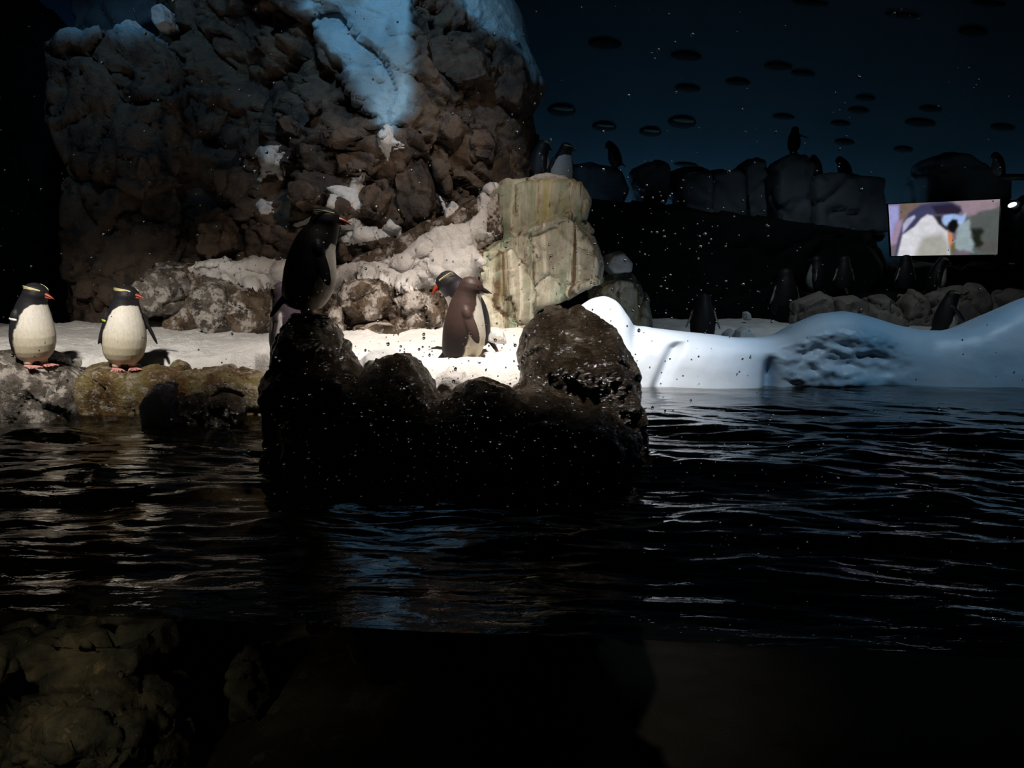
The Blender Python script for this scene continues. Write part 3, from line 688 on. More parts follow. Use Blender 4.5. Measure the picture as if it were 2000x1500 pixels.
n1 = fbm(np.stack([P[:, 0]*1.6, P[:, 1], P[:, 2]*3], 1), 4, 152)
blue = np.clip(0.26+0.12*sstep(1480, 1560, UU)+0.35*n1 + 0.50*np.exp(-((UU-1710)/110)**2) + 0.28*sstep(1800, 1950, UU) - 0.30*sstep(1480, 1400, UU) + 0.5*groove + 0.4*np.clip(-diag*env*2.5, 0, 1), 0, 1)
c0 = np.array([0.76, 0.84, 0.93]); c1 = np.array([0.20, 0.40, 0.58])
set_col(ime, c0*(1-blue[:, None]) + c1*blue[:, None])
tag(link('iceberg', ime, M['iceberg']), 'low smooth white and blue ice shelf along the water at right', 'ice')

# ------------------------------------------------------------------ far right: snow field, stones, dark ridge
def back_z(x, y):
    x = np.atleast_1d(np.asarray(x, float)); y = np.atleast_1d(np.asarray(y, float))
    p = np.stack([x, y, np.zeros_like(x)], 1)
    return 0.06 + 0.10*sstep(6.0, 8.6, y) + 0.03*fbm(p*2.2, 3, 160) + 0.02*fbm(p*7, 3, 161)
nx, ny = 240, 120
gx, gy = np.meshgrid(np.linspace(1.0, 7.5, nx), np.linspace(5.9, 9.4, ny))
bz = back_z(gx.ravel(), gy.ravel())
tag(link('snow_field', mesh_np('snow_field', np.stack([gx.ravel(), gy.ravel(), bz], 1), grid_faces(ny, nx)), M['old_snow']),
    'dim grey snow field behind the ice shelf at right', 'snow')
BS = [
 ([(1548, 640), (1552, 590), (1600, 570), (1625, 580), (1632, 640)], 'squarish grey stone, leftmost of the row behind the ice shelf'),
 ([(1625, 640), (1632, 585), (1665, 573), (1690, 590), (1702, 640)], 'second grey stone from the left in the row behind the ice shelf'),
 ([(1685, 640), (1695, 580), (1725, 577), (1755, 600), (1768, 645)], 'low rounded stone, third in the row behind the ice shelf'),
 ([(1750, 645), (1758, 590), (1778, 568), (1800, 580), (1812, 645)], 'narrow upright stone left of the penguin behind the ice shelf'),
 ([(1800, 640), (1812, 575), (1870, 556), (1912, 553), (1945, 600), (1950, 645)], 'big brownish boulder behind the penguin on the ice shelf'),
 ([(1945, 640), (1950, 580), (1975, 563), (2040, 575), (2050, 640)], 'last brown stone of the row, at the right edge')]
for i, (ol, lb) in enumerate(BS):
    thing_rock('boulder', [(ol, 8.25+0.1*(i % 2), 0.5, 0.75)], M['back_stone'], lb, vs=0.022, blocks=((0.03, 0.3),), noise=(0.03, 4), seed=170+i, group='stones behind the ice shelf', bvh=False)
for (ol, Y, lb) in [([(1432, 668), (1438, 645), (1455, 636), (1472, 648), (1478, 668)], 6.6, 'round pale snow lump behind the dip of the ice shelf'),
                    ([(1408, 668), (1415, 650), (1430, 640), (1442, 655), (1444, 668)], 6.75, 'dim snow lump left of the round pale one'),
                    ([(1452, 626), (1455, 609), (1461, 608), (1464, 612), (1466, 626)], 8.6, 'small upright snow stub on the dim snow field')]:
    me = rock_mesh(lambda bm: hull(bm, ol, Y, 0.22, 0.75), 0.012, 5, (), (0.008, 9), 180)
    tag(link('snow_lump', me, M['old_snow']), lb, 'snow')
RG = [
 ([(1095, 330), (1150, 318), (1215, 330), (1232, 372), (1212, 400), (1190, 470), (1110, 470)], 9.6, 'dark_ice', 'dark blocky ice ledge right of the pedestal rock top'),
 ([(1232, 330), (1270, 312), (1298, 322), (1302, 372), (1290, 470), (1256, 470), (1240, 380)], 9.9, 'dark_ice', 'dark blue ice block right of the penguin perched left on the ridge'),
 ([(1310, 335), (1340, 322), (1385, 330), (1400, 480), (1330, 480)], 9.8, 'dark_ice', 'dark ridge block with a flat painted top'),
 ([(1375, 335), (1420, 325), (1445, 345), (1455, 470), (1370, 470)], 9.9, 'dark_ice', 'tall dark ice column near the middle of the ridge'),
 ([(1440, 325), (1465, 306), (1485, 312), (1490, 480), (1445, 480)], 9.9, 'dark_ice', 'pointed dark ice block on the ridge left of the walking penguin'),
 ([(1500, 335), (1525, 308), (1560, 296), (1580, 320), (1575, 490), (1505, 490)], 9.8, 'dark_ice', 'dark mound on the ridge under the walking penguin'),
 ([(1570, 350), (1620, 340), (1680, 346), (1720, 345), (1725, 470), (1570, 470)], 9.7, 'dark_ice', 'long dark ledge under the two hunched penguins on the ridge'),
 ([(1780, 340), (1815, 310), (1850, 292), (1880, 296), (1905, 320), (1925, 345), (1965, 350), (1968, 520), (1780, 520)], 10.35, 'dark_ice', 'domed dark ice hill behind the lit screen'),
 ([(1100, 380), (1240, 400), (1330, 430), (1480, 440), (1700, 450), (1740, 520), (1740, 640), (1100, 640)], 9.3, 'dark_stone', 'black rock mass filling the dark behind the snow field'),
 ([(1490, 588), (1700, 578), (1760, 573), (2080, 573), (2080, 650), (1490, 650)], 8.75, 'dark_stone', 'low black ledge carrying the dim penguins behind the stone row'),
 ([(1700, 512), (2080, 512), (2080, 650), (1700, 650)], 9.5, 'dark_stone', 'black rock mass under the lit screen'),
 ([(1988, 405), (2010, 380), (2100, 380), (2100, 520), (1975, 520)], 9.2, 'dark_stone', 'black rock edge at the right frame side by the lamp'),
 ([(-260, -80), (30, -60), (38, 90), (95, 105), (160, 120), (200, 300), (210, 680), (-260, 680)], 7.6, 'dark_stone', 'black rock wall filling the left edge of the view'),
 ([(150, -80), (330, -80), (345, 60), (250, 100), (155, 90)], 8.0, 'dark_ice', 'dim blue ice slab behind the top of the left buttress')]
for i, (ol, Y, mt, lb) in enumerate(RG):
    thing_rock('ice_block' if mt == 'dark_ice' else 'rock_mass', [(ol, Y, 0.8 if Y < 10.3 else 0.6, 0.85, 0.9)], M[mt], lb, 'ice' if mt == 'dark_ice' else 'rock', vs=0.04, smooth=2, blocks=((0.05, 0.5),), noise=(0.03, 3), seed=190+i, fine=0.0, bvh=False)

# painted floes on the back wall
FL = [(1181, 86, 33, 11, 0), (1340, 110, 31, 9, 0), (1520, 130, 28, 8, 0), (1568, 144, 24, 6, 0), (1441, 161, 24, 7, 0), (1343, 173, 25, 7, 0), (1097, 216, 28, 12, 1), (1180, 248, 24, 9, 1), (1270, 258, 22, 9, 1), (1332, 239, 28, 12, 1), (1530, 229, 22, 5, 0), (1690, 192, 20, 6, 0), (1676, 216, 21, 6, 0), (1641, 242, 20, 5, 0), (1649, 278, 20, 6, 0), (1764, 292, 20, 6, 0), (1817, 213, 23, 6, 0), (1797, 240, 31, 8, 0), (1958, 249, 25, 7, 0), (1582, 6, 35, 7, 0), (1762, 30, 34, 6, 0), (1900, 62, 30, 10, 0), (1930, 8, 34, 6, 0), (1718, 428, 20, 8, 0), (1340, 322, 24, 4, 0)]
for (fx, fy, fw, fh, lit) in FL:
    c = W(fx, fy, 11.5); k = 11.5/F_PX
    bm = bmesh.new(); ell(bm, c, (fw*k, 0.02, fh*k), Matrix.Rotation(R(4), 3, 'Y'), 2)
    me = bpy.data.meshes.new('painted_floe'); bm.to_mesh(me); bm.free()
    o = link('painted_floe', me, M['floe']); o.parent = wall
    if lit:
        bm = bmesh.new(); ell(bm, c + Vector((fw*k*0.1, -0.012, fh*k*0.30)), (fw*k*0.75, 0.014, fh*k*0.42), Matrix.Rotation(R(4), 3, 'Y'), 2)
        me = bpy.data.meshes.new('floe_top'); bm.to_mesh(me); bm.free()
        o2 = link('floe_top', me, M['floe_lit']); o2.parent = o

# ------------------------------------------------------------------ lit screen
scr = empty('wall_screen', W(1843, 445, 9.9)); tag(scr, 'lit screen showing a white breasted penguin on the dark back wall', 'screen')
Cs = [W(1741, 500, 10.1), W(1948, 497, 9.7), W(1953, 389, 9.7), W(1735, 399, 10.1)]
nu, nv = 176, 96
a, b_ = np.meshgrid(np.linspace(0, 1, nu), np.linspace(0, 1, nv)); a, b_ = a.ravel(), b_.ravel()
C4 = [np.array(c) for c in Cs]
pts = ((1-a)*(1-b_))[:, None]*C4[0] + (a*(1-b_))[:, None]*C4[1] + (a*b_)[:, None]*C4[2] + ((1-a)*b_)[:, None]*C4[3]
me = mesh_np('display', pts, grid_faces(nv, nu))
# picture in (x right, y down) of a 300 x 160 card
x_ = 34 + a*219; y_ = 133 - b_*111
xy = np.stack([x_, y_], 1)
def s2l(c): return np.where(np.array(c) < 0.04, np.array(c)/12.92, ((np.array(c)+0.055)/1.055)**2.4)
pic = np.tile(s2l([0.42, 0.38, 0.42]), (len(xy), 1))
def paint(poly, c, soft=3.0, nz=0.0):
    global pic
    d = poly_d(xy, poly)
    if nz: d = d + nz*fbm(np.stack([x_*0.05, y_*0.08, np.zeros_like(x_)], 1), 3, 221)
    k = sstep(-soft, soft, d)[:, None]; pic = pic*(1-k) + s2l(c)*k
paint([(160, 15), (260, 15), (260, 60), (200, 60), (170, 45)], (0.58, 0.50, 0.54), 6, 6)
paint([(190, 55), (260, 30), (260, 140), (195, 140)], (0.33, 0.35, 0.34), 5, 9)
paint([(192, 75), (222, 82), (226, 112), (203, 118)], (0.12, 0.13, 0.10), 5, 9)
paint([(228, 100), (255, 112), (255, 132), (226, 126)], (0.33, 0.32, 0.31), 5, 9)
paint([(55, 22), (95, 22), (75, 60), (55, 70)], (0.45, 0.38, 0.34), 5, 6)
paint([(30, 25), (56, 25), (50, 100), (30, 104)], (0.60, 0.60, 0.80), 3)
paint([(48, 60), (62, 55), (52, 105), (30, 112)], (0.62, 0.52, 0.62), 4)
paint([(75, 42), (100, 26), (150, 20), (178, 32), (182, 45), (160, 50), (120, 48), (110, 70), (80, 75), (60, 92), (45, 140), (40, 140), (50, 95), (62, 65)], (0.24, 0.24, 0.36), 3)
paint([(120, 30), (160, 26), (180, 40), (172, 50), (130, 46)], (0.16, 0.13, 0.20), 3)
paint([(62, 66), (70, 55), (86, 47), (88, 52), (76, 66), (60, 85)], (0.68, 0.68, 0.80), 1.5)
paint([(45, 140), (60, 88), (85, 72), (100, 55), (112, 47), (122, 50), (134, 66), (152, 82), (158, 140)], (0.84, 0.83, 0.86), 2)
paint([(80, 140), (100, 95), (140, 85), (155, 110), (155, 140)], (0.66, 0.65, 0.62), 8)
paint([(165, 120), (175, 70), (195, 60), (203, 100), (205, 130)], (0.58, 0.64, 0.66), 4, 6)
paint([(140, 60), (146, 50), (165, 48), (180, 52), (190, 46), (186, 62), (180, 70), (160, 64), (148, 72)], (0.62, 0.72, 0.90), 2.5)
paint([(126, 50), (140, 50), (142, 68), (155, 78), (150, 82), (134, 68)], (0.14, 0.13, 0.17), 3)
paint([(154, 66), (162, 58), (172, 60), (174, 72), (166, 88), (156, 84), (152, 76)], (0.05, 0.06, 0.07), 2)
paint([(153, 84), (161, 88), (163, 104), (158, 118), (154, 100)], (0.82, 0.52, 0.34), 2)
paint([(160, 112), (168, 106), (168, 124), (160, 130)], (0.40, 0.38, 0.16), 3)
pg = pic.reshape(nv, nu, 3)
for _ in range(3):
    pp = np.pad(pg, ((1, 1), (1, 1), (0, 0)), 'edge'); pg = (pp[:-2, 1:-1]+pp[2:, 1:-1]+pp[1:-1, :-2]+pp[1:-1, 2:]+2*pp[1:-1, 1:-1])/6
mot = 1+0.16*fbm(np.stack([x_*0.09, y_*0.12, np.zeros_like(x_)], 1), 4, 222)
pic = pg.reshape(-1, 3)*mot[:, None]
set_col(me, np.clip(pic, 0, 1))
m, nt, b = newmat('screen picture'); atn = N(nt, 'ShaderNodeVertexColor'); atn.layer_name = 'col'
b.inputs['Base Color'].default_value = (0, 0, 0, 1); b.inputs['Roughness'].default_value = 0.4
nt.links.new(atn.outputs['Color'], b.inputs['Emission Color']); b.inputs['Emission Strength'].default_value = 1.0
child(link('display', me, m), scr)
ctr = sum(C4)/4; nrm_ = np.cross(C4[1]-C4[0], C4[3]-C4[0]); nrm_ /= np.linalg.norm(nrm_)
if nrm_[1] > 0: nrm_ = -nrm_
fr = [ctr + (c-ctr)*1.03 - nrm_*0.012 for c in C4]; bk = [c - nrm_*0.07 for c in fr]
me = mesh_np('casing', fr+bk, [(0, 1, 2, 3), (7, 6, 5, 4), (0, 4, 5, 1), (1, 5, 6, 2), (2, 6, 7, 3), (3, 7, 4, 0)])
child(link('casing', me, M['black_metal'], smooth=False), scr)

# small lamp and black rail at the right edge
lp = empty('spot_lamp', W(1978, 399, 9.6)); tag(lp, 'small bright lamp shining beside the screen at the right edge', 'lamp')
bm = bmesh.new(); bmesh.ops.create_cone(bm, cap_ends=True, segments=24, radius1=0.05, radius2=0.085, depth=0.16, matrix=Matrix.Translation(W(1990, 400, 9.62)) @ Matrix.Rotation(R(62), 4, 'Y'))
me = bpy.data.meshes.new('housing'); bm.to_mesh(me); bm.free(); child(link('housing', me, M['black_metal']), lp)
bm = bmesh.new(); ell(bm, W(1977, 400, 9.58), (0.052, 0.03, 0.026), Matrix.Rotation(R(-22), 3, 'Y'))
me = bpy.data.meshes.new('lens'); bm.to_mesh(me); bm.free(); child(link('lens', me, M['lamp']), lp)
pl_ = bpy.data.lights.new('lamp_glow', 'POINT'); pl_.energy = 6; pl_.color = (0.6, 0.95, 1.0); pl_.shadow_soft_size = 0.04
po = bpy.data.objects.new('lamp_glow', pl_); COL.objects.link(po); po.location = W(1972, 392, 9.75) ; po.location.y = 10.9
c = W(1985, 346, 9.9)
bm = bmesh.new(); bmesh.ops.create_cube(bm, size=1.0, matrix=Matrix.Translation(c + Vector((0.35, 0, 0.0))) @ Matrix.Diagonal((1.1, 0.08, 0.075, 1)))
bmesh.ops.bevel(bm, geom=bm.edges[:], offset=0.012, segments=2, affect='EDGES')
me = bpy.data.meshes.new('rail'); bm.to_mesh(me); bm.free()
tag(link('black_rail', me, M['black_metal']), 'black horizontal rail at the right edge above the small lamp', 'rail')

# ------------------------------------------------------------------ penguins
RZ = np.array([0.070, 0.095, 0.14, 0.20, 0.29, 0.39, 0.48, 0.56, 0.63, 0.70, 0.785, 0.83, 0.88, 0.93, 0.97, 0.995])
RR = np.array([0.07, 0.150, 0.190, 0.216, 0.232, 0.236, 0.226, 0.210, 0.194, 0.174, 0.148, 0.138, 0.138, 0.124, 0.092, 0.03])
RC = np.array([0.0, 0.0, 0.0, 0.01, 0.02, 0.02, 0.015, 0.01, 0.005, 0.0, 0.0, 0.008, 0.02, 0.02, 0.012, 0.005])
def ring_loft(bm, zs, rx, ry, cx, n=28, cap=True):
    rows = []
    for z, a_, b2_, c_ in zip(zs, rx, ry, cx):
        rows.append([bm.verts.new((c_ + a_*math.cos(2*math.pi*k/n), b2_*math.sin(2*math.pi*k/n), z)) for k in range(n)])
    for r0, r1 in zip(rows[:-1], rows[1:]):
        for k in range(n): bm.faces.new((r0[k], r0[(k+1) % n], r1[(k+1) % n], r1[k]))
    if cap: bm.faces.new(rows[0][::-1]); bm.faces.new(rows[-1])
def penguin(name_label, loc, yaw, height, pitch=((0, 0), (1, 0)), roll=((0, 0), (1, 0)), twist=0.0, flip=((10, 0), (10, 0)), back=(0.018, 0.017, 0.020), head=None, belly=((0.72, 0.69, 0.62), (0.60, 0.54, 0.40)), vs=0.0095,
            bill='beak', crest=True, feet='foot', tags=(), far=False, group=None, slim=1.0, throat=0.79, low=None):
    root = empty('penguin', loc, R(yaw)); tag(root, name_label, 'penguin', group)
    # pose: the spine bends by PITCH (forward) and ROLL (to its left) at each height, the head turns by TWIST
    zz_ = np.linspace(0, 1.4, 281)
    pa = R(1)*np.interp(zz_, [p[0] for p in pitch], [p[1] for p in pitch]); ra = R(1)*np.interp(zz_, [p[0] for p in roll], [p[1] for p in roll])
    kk = np.hanning(31); kk /= kk.sum()
    pa = np.convolve(np.pad(pa, 15, 'edge'), kk, 'valid'); ra = np.convolve(np.pad(ra, 15, 'edge'), kk, 'valid')
    T_ = np.stack([np.sin(pa), np.sin(ra)*np.cos(pa), np.cos(pa)*np.cos(ra)], 1)
    C_ = np.concatenate([[[0, 0, 0]], np.cumsum((T_[:-1]+T_[1:])/2*(zz_[1]-zz_[0]), 0)])
    def pose(v):
        v = np.asarray(v, float); z = np.clip(v[:, 2], 0, 1.4)
        C = np.stack([np.interp(z, zz_, C_[:, k]) for k in range(3)], 1)
        T = np.stack([np.interp(z, zz_, T_[:, k]) for k in range(3)], 1); T /= np.linalg.norm(T, axis=1)[:, None]
        e2 = np.cross(T, np.array([1.0, 0, 0])); e2 /= np.linalg.norm(e2, axis=1)[:, None]; e1 = np.cross(e2, T)
        tw = R(twist)*sstep(0.70, 0.86, z); c, s = np.cos(tw), np.sin(tw)
        x, y = v[:, 0]*c - v[:, 1]*s, v[:, 0]*s + v[:, 1]*c
        out = C + e1*x[:, None] + e2*y[:, None]
        out[:, 2] += np.minimum(v[:, 2], 0)
        return out*height
    bm = bmesh.new()
    ring_loft(bm, RZ, RR*0.97*slim, RR*1.02*slim, RC)
    for sgn, (flare, swing) in ((1, flip[0]), (-1, flip[1])):
        rot = Matrix.Rotation(R(flare)*sgn, 3, 'X') @ Matrix.Rotation(R(-swing), 3, 'Y')
        sh = Vector((-0.005, sgn*0.185*slim, 0.66))
        ell(bm, sh + rot @ Vector((0, 0, -0.185)), (0.056, 0.022, 0.205), rot, 3)
        ell(bm, sh + rot @ Vector((0, 0, -0.05)), (0.05, 0.04, 0.08), rot, 2)
    rot = Matrix.Rotation(R(35), 3, 'Y')
    ell(bm, (-0.20, 0, 0.12), (0.026, 0.055, 0.15), rot, 3)
    for sgn in (1, -1): ell(bm, (0.03, sgn*0.085, 0.07), (0.055, 0.050, 0.070), None, 2)
    me = voxel(bm, vs if not far else 0.018, 3)
    v = get_v(me)
    x, y, z = v[:, 0], v[:, 1], v[:, 2]
    p = v*1.0
    nz = fbm(p*22, 3, 7); ang = np.degrees(np.arctan2(np.abs(y), x)) + 5*nz
    lim = np.interp(z + 0.01*nz, [0.04, 0.10, 0.3, 0.5, 0.64, 0.72, throat-0.03, throat], [95, 88, 78, 72, 62, 56, 44, -20])
    wmask = sstep(-3, 3, lim-ang)
    rb = np.interp(z, RZ, RR)*1.02*slim
    outside = np.sqrt((x/0.97)**2 + y**2)/np.maximum(rb, 1e-3)
    fl = sstep(1.06, 1.12, outside)*(z > 0.20)*(z < 0.74)
    fl = np.maximum(fl, (np.abs(y) > rb*1.03)*(z > 0.2)*(z < 0.7))
    tail = (x < -0.14)*(z < 0.24)
    backc = np.array(back)*(np.ones_like(z) if low is None else low + (1-low)*sstep(0.25, 0.62, z))[:, None]; headc = np.array(head if head else back)
    hk = sstep(0.74, 0.80, z)[:, None]
    dark = backc*(1-hk) + headc*hk
    bl = np.array(belly[1])*(1-sstep(0.2, 0.62, z)[:, None]) + np.array(belly[0])*sstep(0.2, 0.62, z)[:, None]
    col = dark*(1-wmask[:, None]) + bl*wmask[:, None]
    edge = sstep(-0.030, -0.042, x)*0.7
    fcol = backc*1.2*(1-edge[:, None]) + np.array((0.5, 0.48, 0.44))*edge[:, None]
    col = col*(1-fl[:, None]) + fcol*fl[:, None]
    col = np.where(tail[:, None] > 0, backc, col)
    leg = sstep(0.065, 0.04, z)[:, None]; col = col*(1-leg) + np.array((0.16, 0.07, 0.06))*leg
    set_v(me, pose(v)); set_col(me, col)
    link('body', me, M['feather'], root)
    def part(nm, bm_, mat, par=root):
        me_ = bpy.data.meshes.new(nm); bm_.to_mesh(me_); bm_.free(); set_v(me_, pose(get_v(me_)))
        return link(nm, me_, M[mat], par)
    # bill: upper and lower mandible with a hooked tip
    bm_ = bmesh.new()
    for (zc, hh, ln, hook) in ((0.897, 0.026, 0.135, 0.028), (0.868, 0.016, 0.105, 0.0)):
        rows = []
        for k in range(7):
            t = k/6; r_ = (1-t)**0.7
            rows.append([bm_.verts.new((0.115+ln*t, 0.034*r_*math.cos(q_)+0, zc - hook*t*t - 0.004*t + hh*r_*math.sin(q_))) for q_ in [2*math.pi*i/10 for i in range(10)]])
        for r0, r1 in zip(rows[:-1], rows[1:]):
            for k in range(10): bm_.faces.new((r0[k], r1[k], r1[(k+1) % 10], r0[(k+1) % 10]))
        bm_.faces.new(rows[0])
    bmesh.ops.recalc_face_normals(bm_, faces=bm_.faces)
    part('bill', bm_, bill)
    for sgn in (1, -1):
        if not far:
            bm_ = bmesh.new(); ell(bm_, (0.092, sgn*0.098, 0.905), (0.013, 0.012, 0.013), None, 2); part('eye', bm_, 'eye')
        if crest:
            bm_ = bmesh.new()
            for j in range(4 if far else 5):
                dz = (j-2)*0.004; L_ = 0.15 + 0.02*random.random(); sp = 0.010*j
                rows = []
                for k in range(6):
                    t = k/5
                    cx_, cy_, cz_ = 0.115 - L_*t, sgn*(0.072+0.058*math.sin(min(1, t*1.25)*math.pi/2)+sp*0.5*t*t), 0.935 + dz*0.4 + 0.030*t - 0.02*t*t + dz*2*t
                    r_ = 0.0052*(1-0.75*t)
                    rows.append([bm_.verts.new((cx_, cy_+r_*math.cos(q_), cz_+r_*math.sin(q_))) for q_ in (0, 1.57, 3.14, 4.71)])
                for r0, r1 in zip(rows[:-1], rows[1:]):
                    for k in range(4): bm_.faces.new((r0[k], r0[(k+1) % 4], r1[(k+1) % 4], r1[k]))
            bmesh.ops.recalc_face_normals(bm_, faces=bm_.faces)
            part('crest', bm_, 'crest')
        if feet:
            bm_ = bmesh.new(); fy = sgn*0.092
            ell(bm_, (0.03, fy, 0.022), (0.055, 0.045, 0.026), None, 2)
            for a_ in (-24, 0, 24):
                d_ = Vector((math.cos(R(a_)), math.sin(R(a_)), 0))
                ell(bm_, Vector((0.04, fy, 0.016)) + d_*0.08, (0.085, 0.022, 0.016), Matrix.Rotation(R(a_), 3, 'Z'), 2)
                ell(bm_, Vector((0.04, fy, 0.012)) + d_*0.165, (0.022, 0.009, 0.009), Matrix.Rotation(R(a_), 3, 'Z'), 1)
            tri = [bm_.verts.new(q_) for q_ in ((0.03, fy, 0.016), (0.165, fy-0.058, 0.010), (0.175, fy, 0.010), (0.165, fy+0.058, 0.010), (0.03, fy, 0.004), (0.165, fy-0.058, 0.002), (0.175, fy, 0.002), (0.165, fy+0.058, 0.002))]
            for f_ in ((0, 1, 2), (0, 2, 3), (4, 6, 5), (4, 7, 6), (0, 4, 5, 1), (1, 5, 6, 2), (2, 6, 7, 3), (3, 7, 4, 0)): bm_.faces.new([tri[k] for k in f_])
            part('foot', bm_, feet)
    for (sgn, mat) in tags:
        flare, swing = flip[0] if sgn > 0 else flip[1]
        rot = Matrix.Rotation(R(flare)*sgn, 3, 'X') @ Matrix.Rotation(R(-swing), 3, 'Y')
        sh = Vector((-0.005, sgn*0.185*slim, 0.66))
        bm_ = bmesh.new(); ell(bm_, sh + rot @ Vector((0, 0, -0.09)), (0.068, 0.040, 0.022), rot, 2)
        part('flipper_tag', bm_, mat)
    return root

def on(px, py, Y): 
    q = W(px, py, Y); return q
def ground_hit(px, py):
    return hit(px, py)[0]
S = [(0, 0), (0.3, 0)]
# A: leftmost
pA = ground_hit(68, 716)
penguin('leftmost penguin, turned to the right on the grey mottled rock', pA, -30, 0.475, pitch=((0, 0), (0.2, 4), (0.6, 12), (0.9, 14)), roll=((0, 0), (0.3, -3), (0.8, 5)), twist=26, flip=((6, 5), (10, 4)), back=(0.014, 0.014, 0.017), tags=((-1, 'tag_white'),))
# B: pink feet
pB = ground_hit(243, 722)
penguin('white bellied penguin with pink feet on the yellow brown rock', pB, -57, 0.485, pitch=((0, 0), (0.3, 4), (0.8, 3)), roll=((0, 0), (0.3, 6), (0.8, 5)), twist=46, flip=((27, 4), (12, -4)), back=(0.014, 0.014, 0.017), tags=((-1, 'tag_green'),))
# C: black, on the pillar
pC = ground_hit(588, 620); pC.y += 0.04
penguin('black penguin seen from the side on the pillar of the foreground rock', pC + Vector((0.0, 0, -0.005)), 20, 0.495, pitch=((0, 2), (0.25, 10), (0.55, 16), (0.72, 30), (0.85, 8), (0.95, 0)), twist=-22, flip=((8, 10), (13, 26)), back=(0.007, 0.006, 0.008), feet='foot_dark', throat=0.74)
# D and E: pair on the snow
xD = W(897, 706, 4.15)
zD = float(plateau_z(xD.x, 4.15)[0])
penguin('brown backed penguin seen from behind on the bright snow', (xD.x, 4.15, zD-0.075), 5, 0.51, pitch=((0, 4), (0.3, 6), (0.6, 8), (0.9, 14)), twist=-8, flip=((10, 0), (16, 26)), back=(0.064, 0.038, 0.033), low=0.16, head=(0.05, 0.03, 0.026), bill='beak_dark', crest=False, feet='foot_dark', throat=0.86)
xE = W(925, 690, 4.55); zE = float(plateau_z(xE.x, 4.55)[0])
penguin('yellow crested penguin stooping left behind the brown backed one', (xE.x, 4.55, zE-0.02), 190, 0.53, pitch=((0, 0), (0.3, 6), (0.5, 18), (0.7, 40), (0.82, 40), (0.95, 24)), twist=12, flip=((10, 0), (14, 0)), tags=((1, 'tag_blue'), (-1, 'tag_blue')), feet='foot')
# F: half hidden
xF = W(574, 690, 3.95); zF = float(plateau_z(xF.x, 3.95)[0])
penguin('penguin half hidden behind the pillar, below the black penguin', (xF.x, 3.98, 0.28), 160, 0.49, pitch=((0, 0), (0.4, 6), (0.8, 12)), twist=-20, flip=((30, -8), (30, -6)), back=(0.055, 0.040, 0.055))
# G, H on the pedestal
xG = W(1090, 352, 7.35)
penguin('white breasted penguin on top of the pedestal rock', (xG.x, 7.35, xG.z-0.12), -72, 0.46, pitch=((0, 4), (0.5, 8), (0.9, 12)), roll=((0, 4), (0.6, 8)), twist=70, far=False, vs=0.012, flip=((10, 0), (20, 0)), belly=((0.62, 0.62, 0.60), (0.5, 0.49, 0.44)))
xH = W(1044, 352, 7.45)
penguin('dark penguin against the cliff, left on top of the pedestal rock', (xH.x, 7.45, xH.z-0.12), 24, 0.50, pitch=((0, 6), (0.5, 10), (0.9, 16)), vs=0.012, flip=((10, 0), (14, 6)))
# I, J on the far snow
xI = W(1372, 652, 7.0)
penguin('dark penguin with its back turned on the dim snow field', (xI.x, 7.0, float(back_z(xI.x, 7.0)[0])), 78, 0.47, vs=0.012, flip=((22, -6), (22, 0)), back=(0.014, 0.013, 0.013), tags=((1, 'tag_red'),), pitch=((0, 0), (0.8, 8)))
xJ = W(1838, 650, 7.6)
penguin('black penguin walking right with a flipper out behind the ice shelf', (xJ.x, 7.6, float(back_z(xJ.x, 7.6)[0])), -5, 0.47, vs=0.012, back=(0.007, 0.007, 0.008), flip=((14, 0), (42, 34)), pitch=((0, 0), (0.4, 14), (0.9, 10)), feet='foot_dark')
xK = W(1822, 575, 8.95)
penguin('penguin with a bright white breast patch below the lit screen', (xK.x, 8.95, xK.z-0.02), -15, 0.46, vs=0.014, back=(0.007, 0.007, 0.008), pitch=((0, 0), (0.8, 18)), flip=((10, 0), (16, 6)))
# ridge penguins
for (px, py, Y, yaw, h, lb, kw) in [
    (1206, 330, 9.75, 170, 0.36, 'penguin perched on the dark ridge, facing left, nearest the pedestal rock', dict(pitch=((0, 8), (0.6, 20), (0.9, 44)))),
    (1549, 299, 10.0, 60, 0.33, 'small walking penguin with one flipper out, highest on the ridge', dict(flip=((6, 0), (70, 20)), pitch=((0, 6), (0.9, 8)))),
    (1598, 348, 9.95, 175, 0.30, 'hunched penguin on the ridge just right of the walking one', dict(pitch=((0, 8), (0.6, 16), (0.9, 30)))),
    (1655, 345, 9.95, 150, 0.28, 'squat round penguin on the ridge ledge left of the screen', dict(pitch=((0, 16), (0.6, 30), (0.9, 40)), slim=1.25)),
    (1952, 347, 9.95, 175, 0.33, 'penguin silhouetted at far right above the lit screen', dict(pitch=((0, 6), (0.6, 14), (0.9, 40)), flip=((10, 0), (30, -20))))]:
    q = W(px, py, Y)
    penguin(lb, (q.x, Y, q.z), yaw, h, far=True, crest=False, bill='beak_dark', feet='foot_dark', back=(0.008, 0.008, 0.009), belly=((0.12, 0.13, 0.13), (0.1, 0.1, 0.1)), **kw)
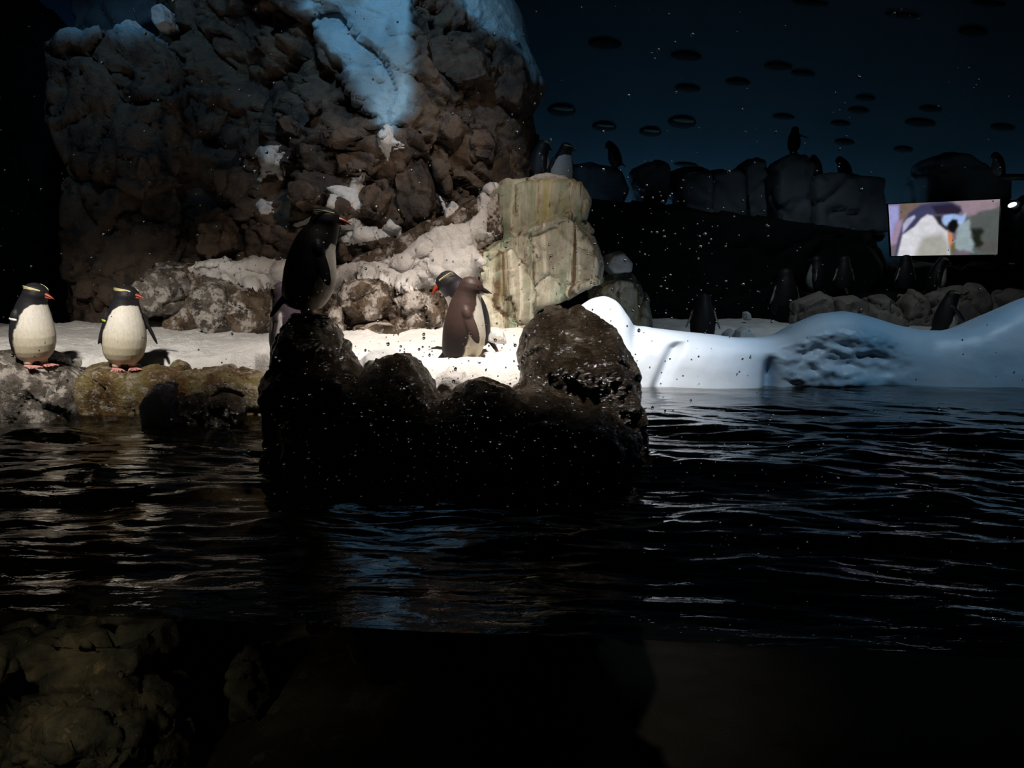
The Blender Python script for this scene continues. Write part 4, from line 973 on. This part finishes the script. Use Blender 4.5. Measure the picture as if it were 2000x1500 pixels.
for (px, py, Y, yaw, h, lb) in [
    (1530, 628, 9.0, 95, 0.62, 'dim tall penguin with its back turned, left of the stone row'),
    (1592, 575, 9.1, 150, 0.45, 'dim penguin facing left above the leftmost grey stone'),
    (1645, 575, 9.1, 95, 0.45, 'dim penguin standing above the second grey stone'),
    (1765, 575, 9.1, 100, 0.46, 'dim pale penguin under the left corner of the screen')]:
    q = W(px, py, Y)
    penguin(lb, (q.x, Y, q.z), yaw, h, far=True, crest=False, bill='beak_dark', feet='foot_dark', back=(0.010, 0.012, 0.014), belly=((0.3, 0.32, 0.33), (0.25, 0.26, 0.27)), flip=((18, 0), (18, 0)))

# ------------------------------------------------------------------ drops on the glass
def drops():
    pts = []
    for _ in range(700): pts.append((random.uniform(0, 2000), random.uniform(0, 1260)))
    for _ in range(760): pts.append((random.gauss(880, 260), random.gauss(790, 150)))
    for _ in range(170): pts.append((random.gauss(1330, 150), random.gauss(520, 130)))
    for _ in range(160): pts.append((random.gauss(1500, 260), random.gauss(990, 120)))
    vs0, fs0 = [], []
    tmp = bmesh.new(); bmesh.ops.create_icosphere(tmp, subdivisions=2, radius=1.0)
    bv_ = np.array([tuple(q.co) for q in tmp.verts]); bf = np.array([[q.index for q in f.verts] for f in tmp.faces]); tmp.free()
    n0 = 0
    for (px, py) in pts:
        d = ray(px, py)
        k = 1.705/(d.y + 0.085*d.x); c = np.array(ORG + d*k)
        if c[2] < 0.02: continue
        r = min(0.0036, 0.0015*math.exp(random.gauss(0, 0.42))*(1.0 if random.random() > 0.06 else 1.9))
        s = np.array([r*random.uniform(0.85, 1.15), 0.72*r, r*random.uniform(0.9, 1.4)])
        a_ = random.uniform(-0.5, 0.1); ca, sa = math.cos(a_), math.sin(a_)
        q = bv_*s; q = np.stack([q[:, 0]*ca - q[:, 2]*sa, q[:, 1], q[:, 0]*sa + q[:, 2]*ca], 1)
        vs0.append(q + c); fs0.append(bf + n0); n0 += len(bv_)
    return np.concatenate(vs0), np.concatenate(fs0)
dv, df = drops()
o = link('water_drop', mesh_np('water_drop', dv, df), M['drop'], g)
tag(o, kind='stuff')
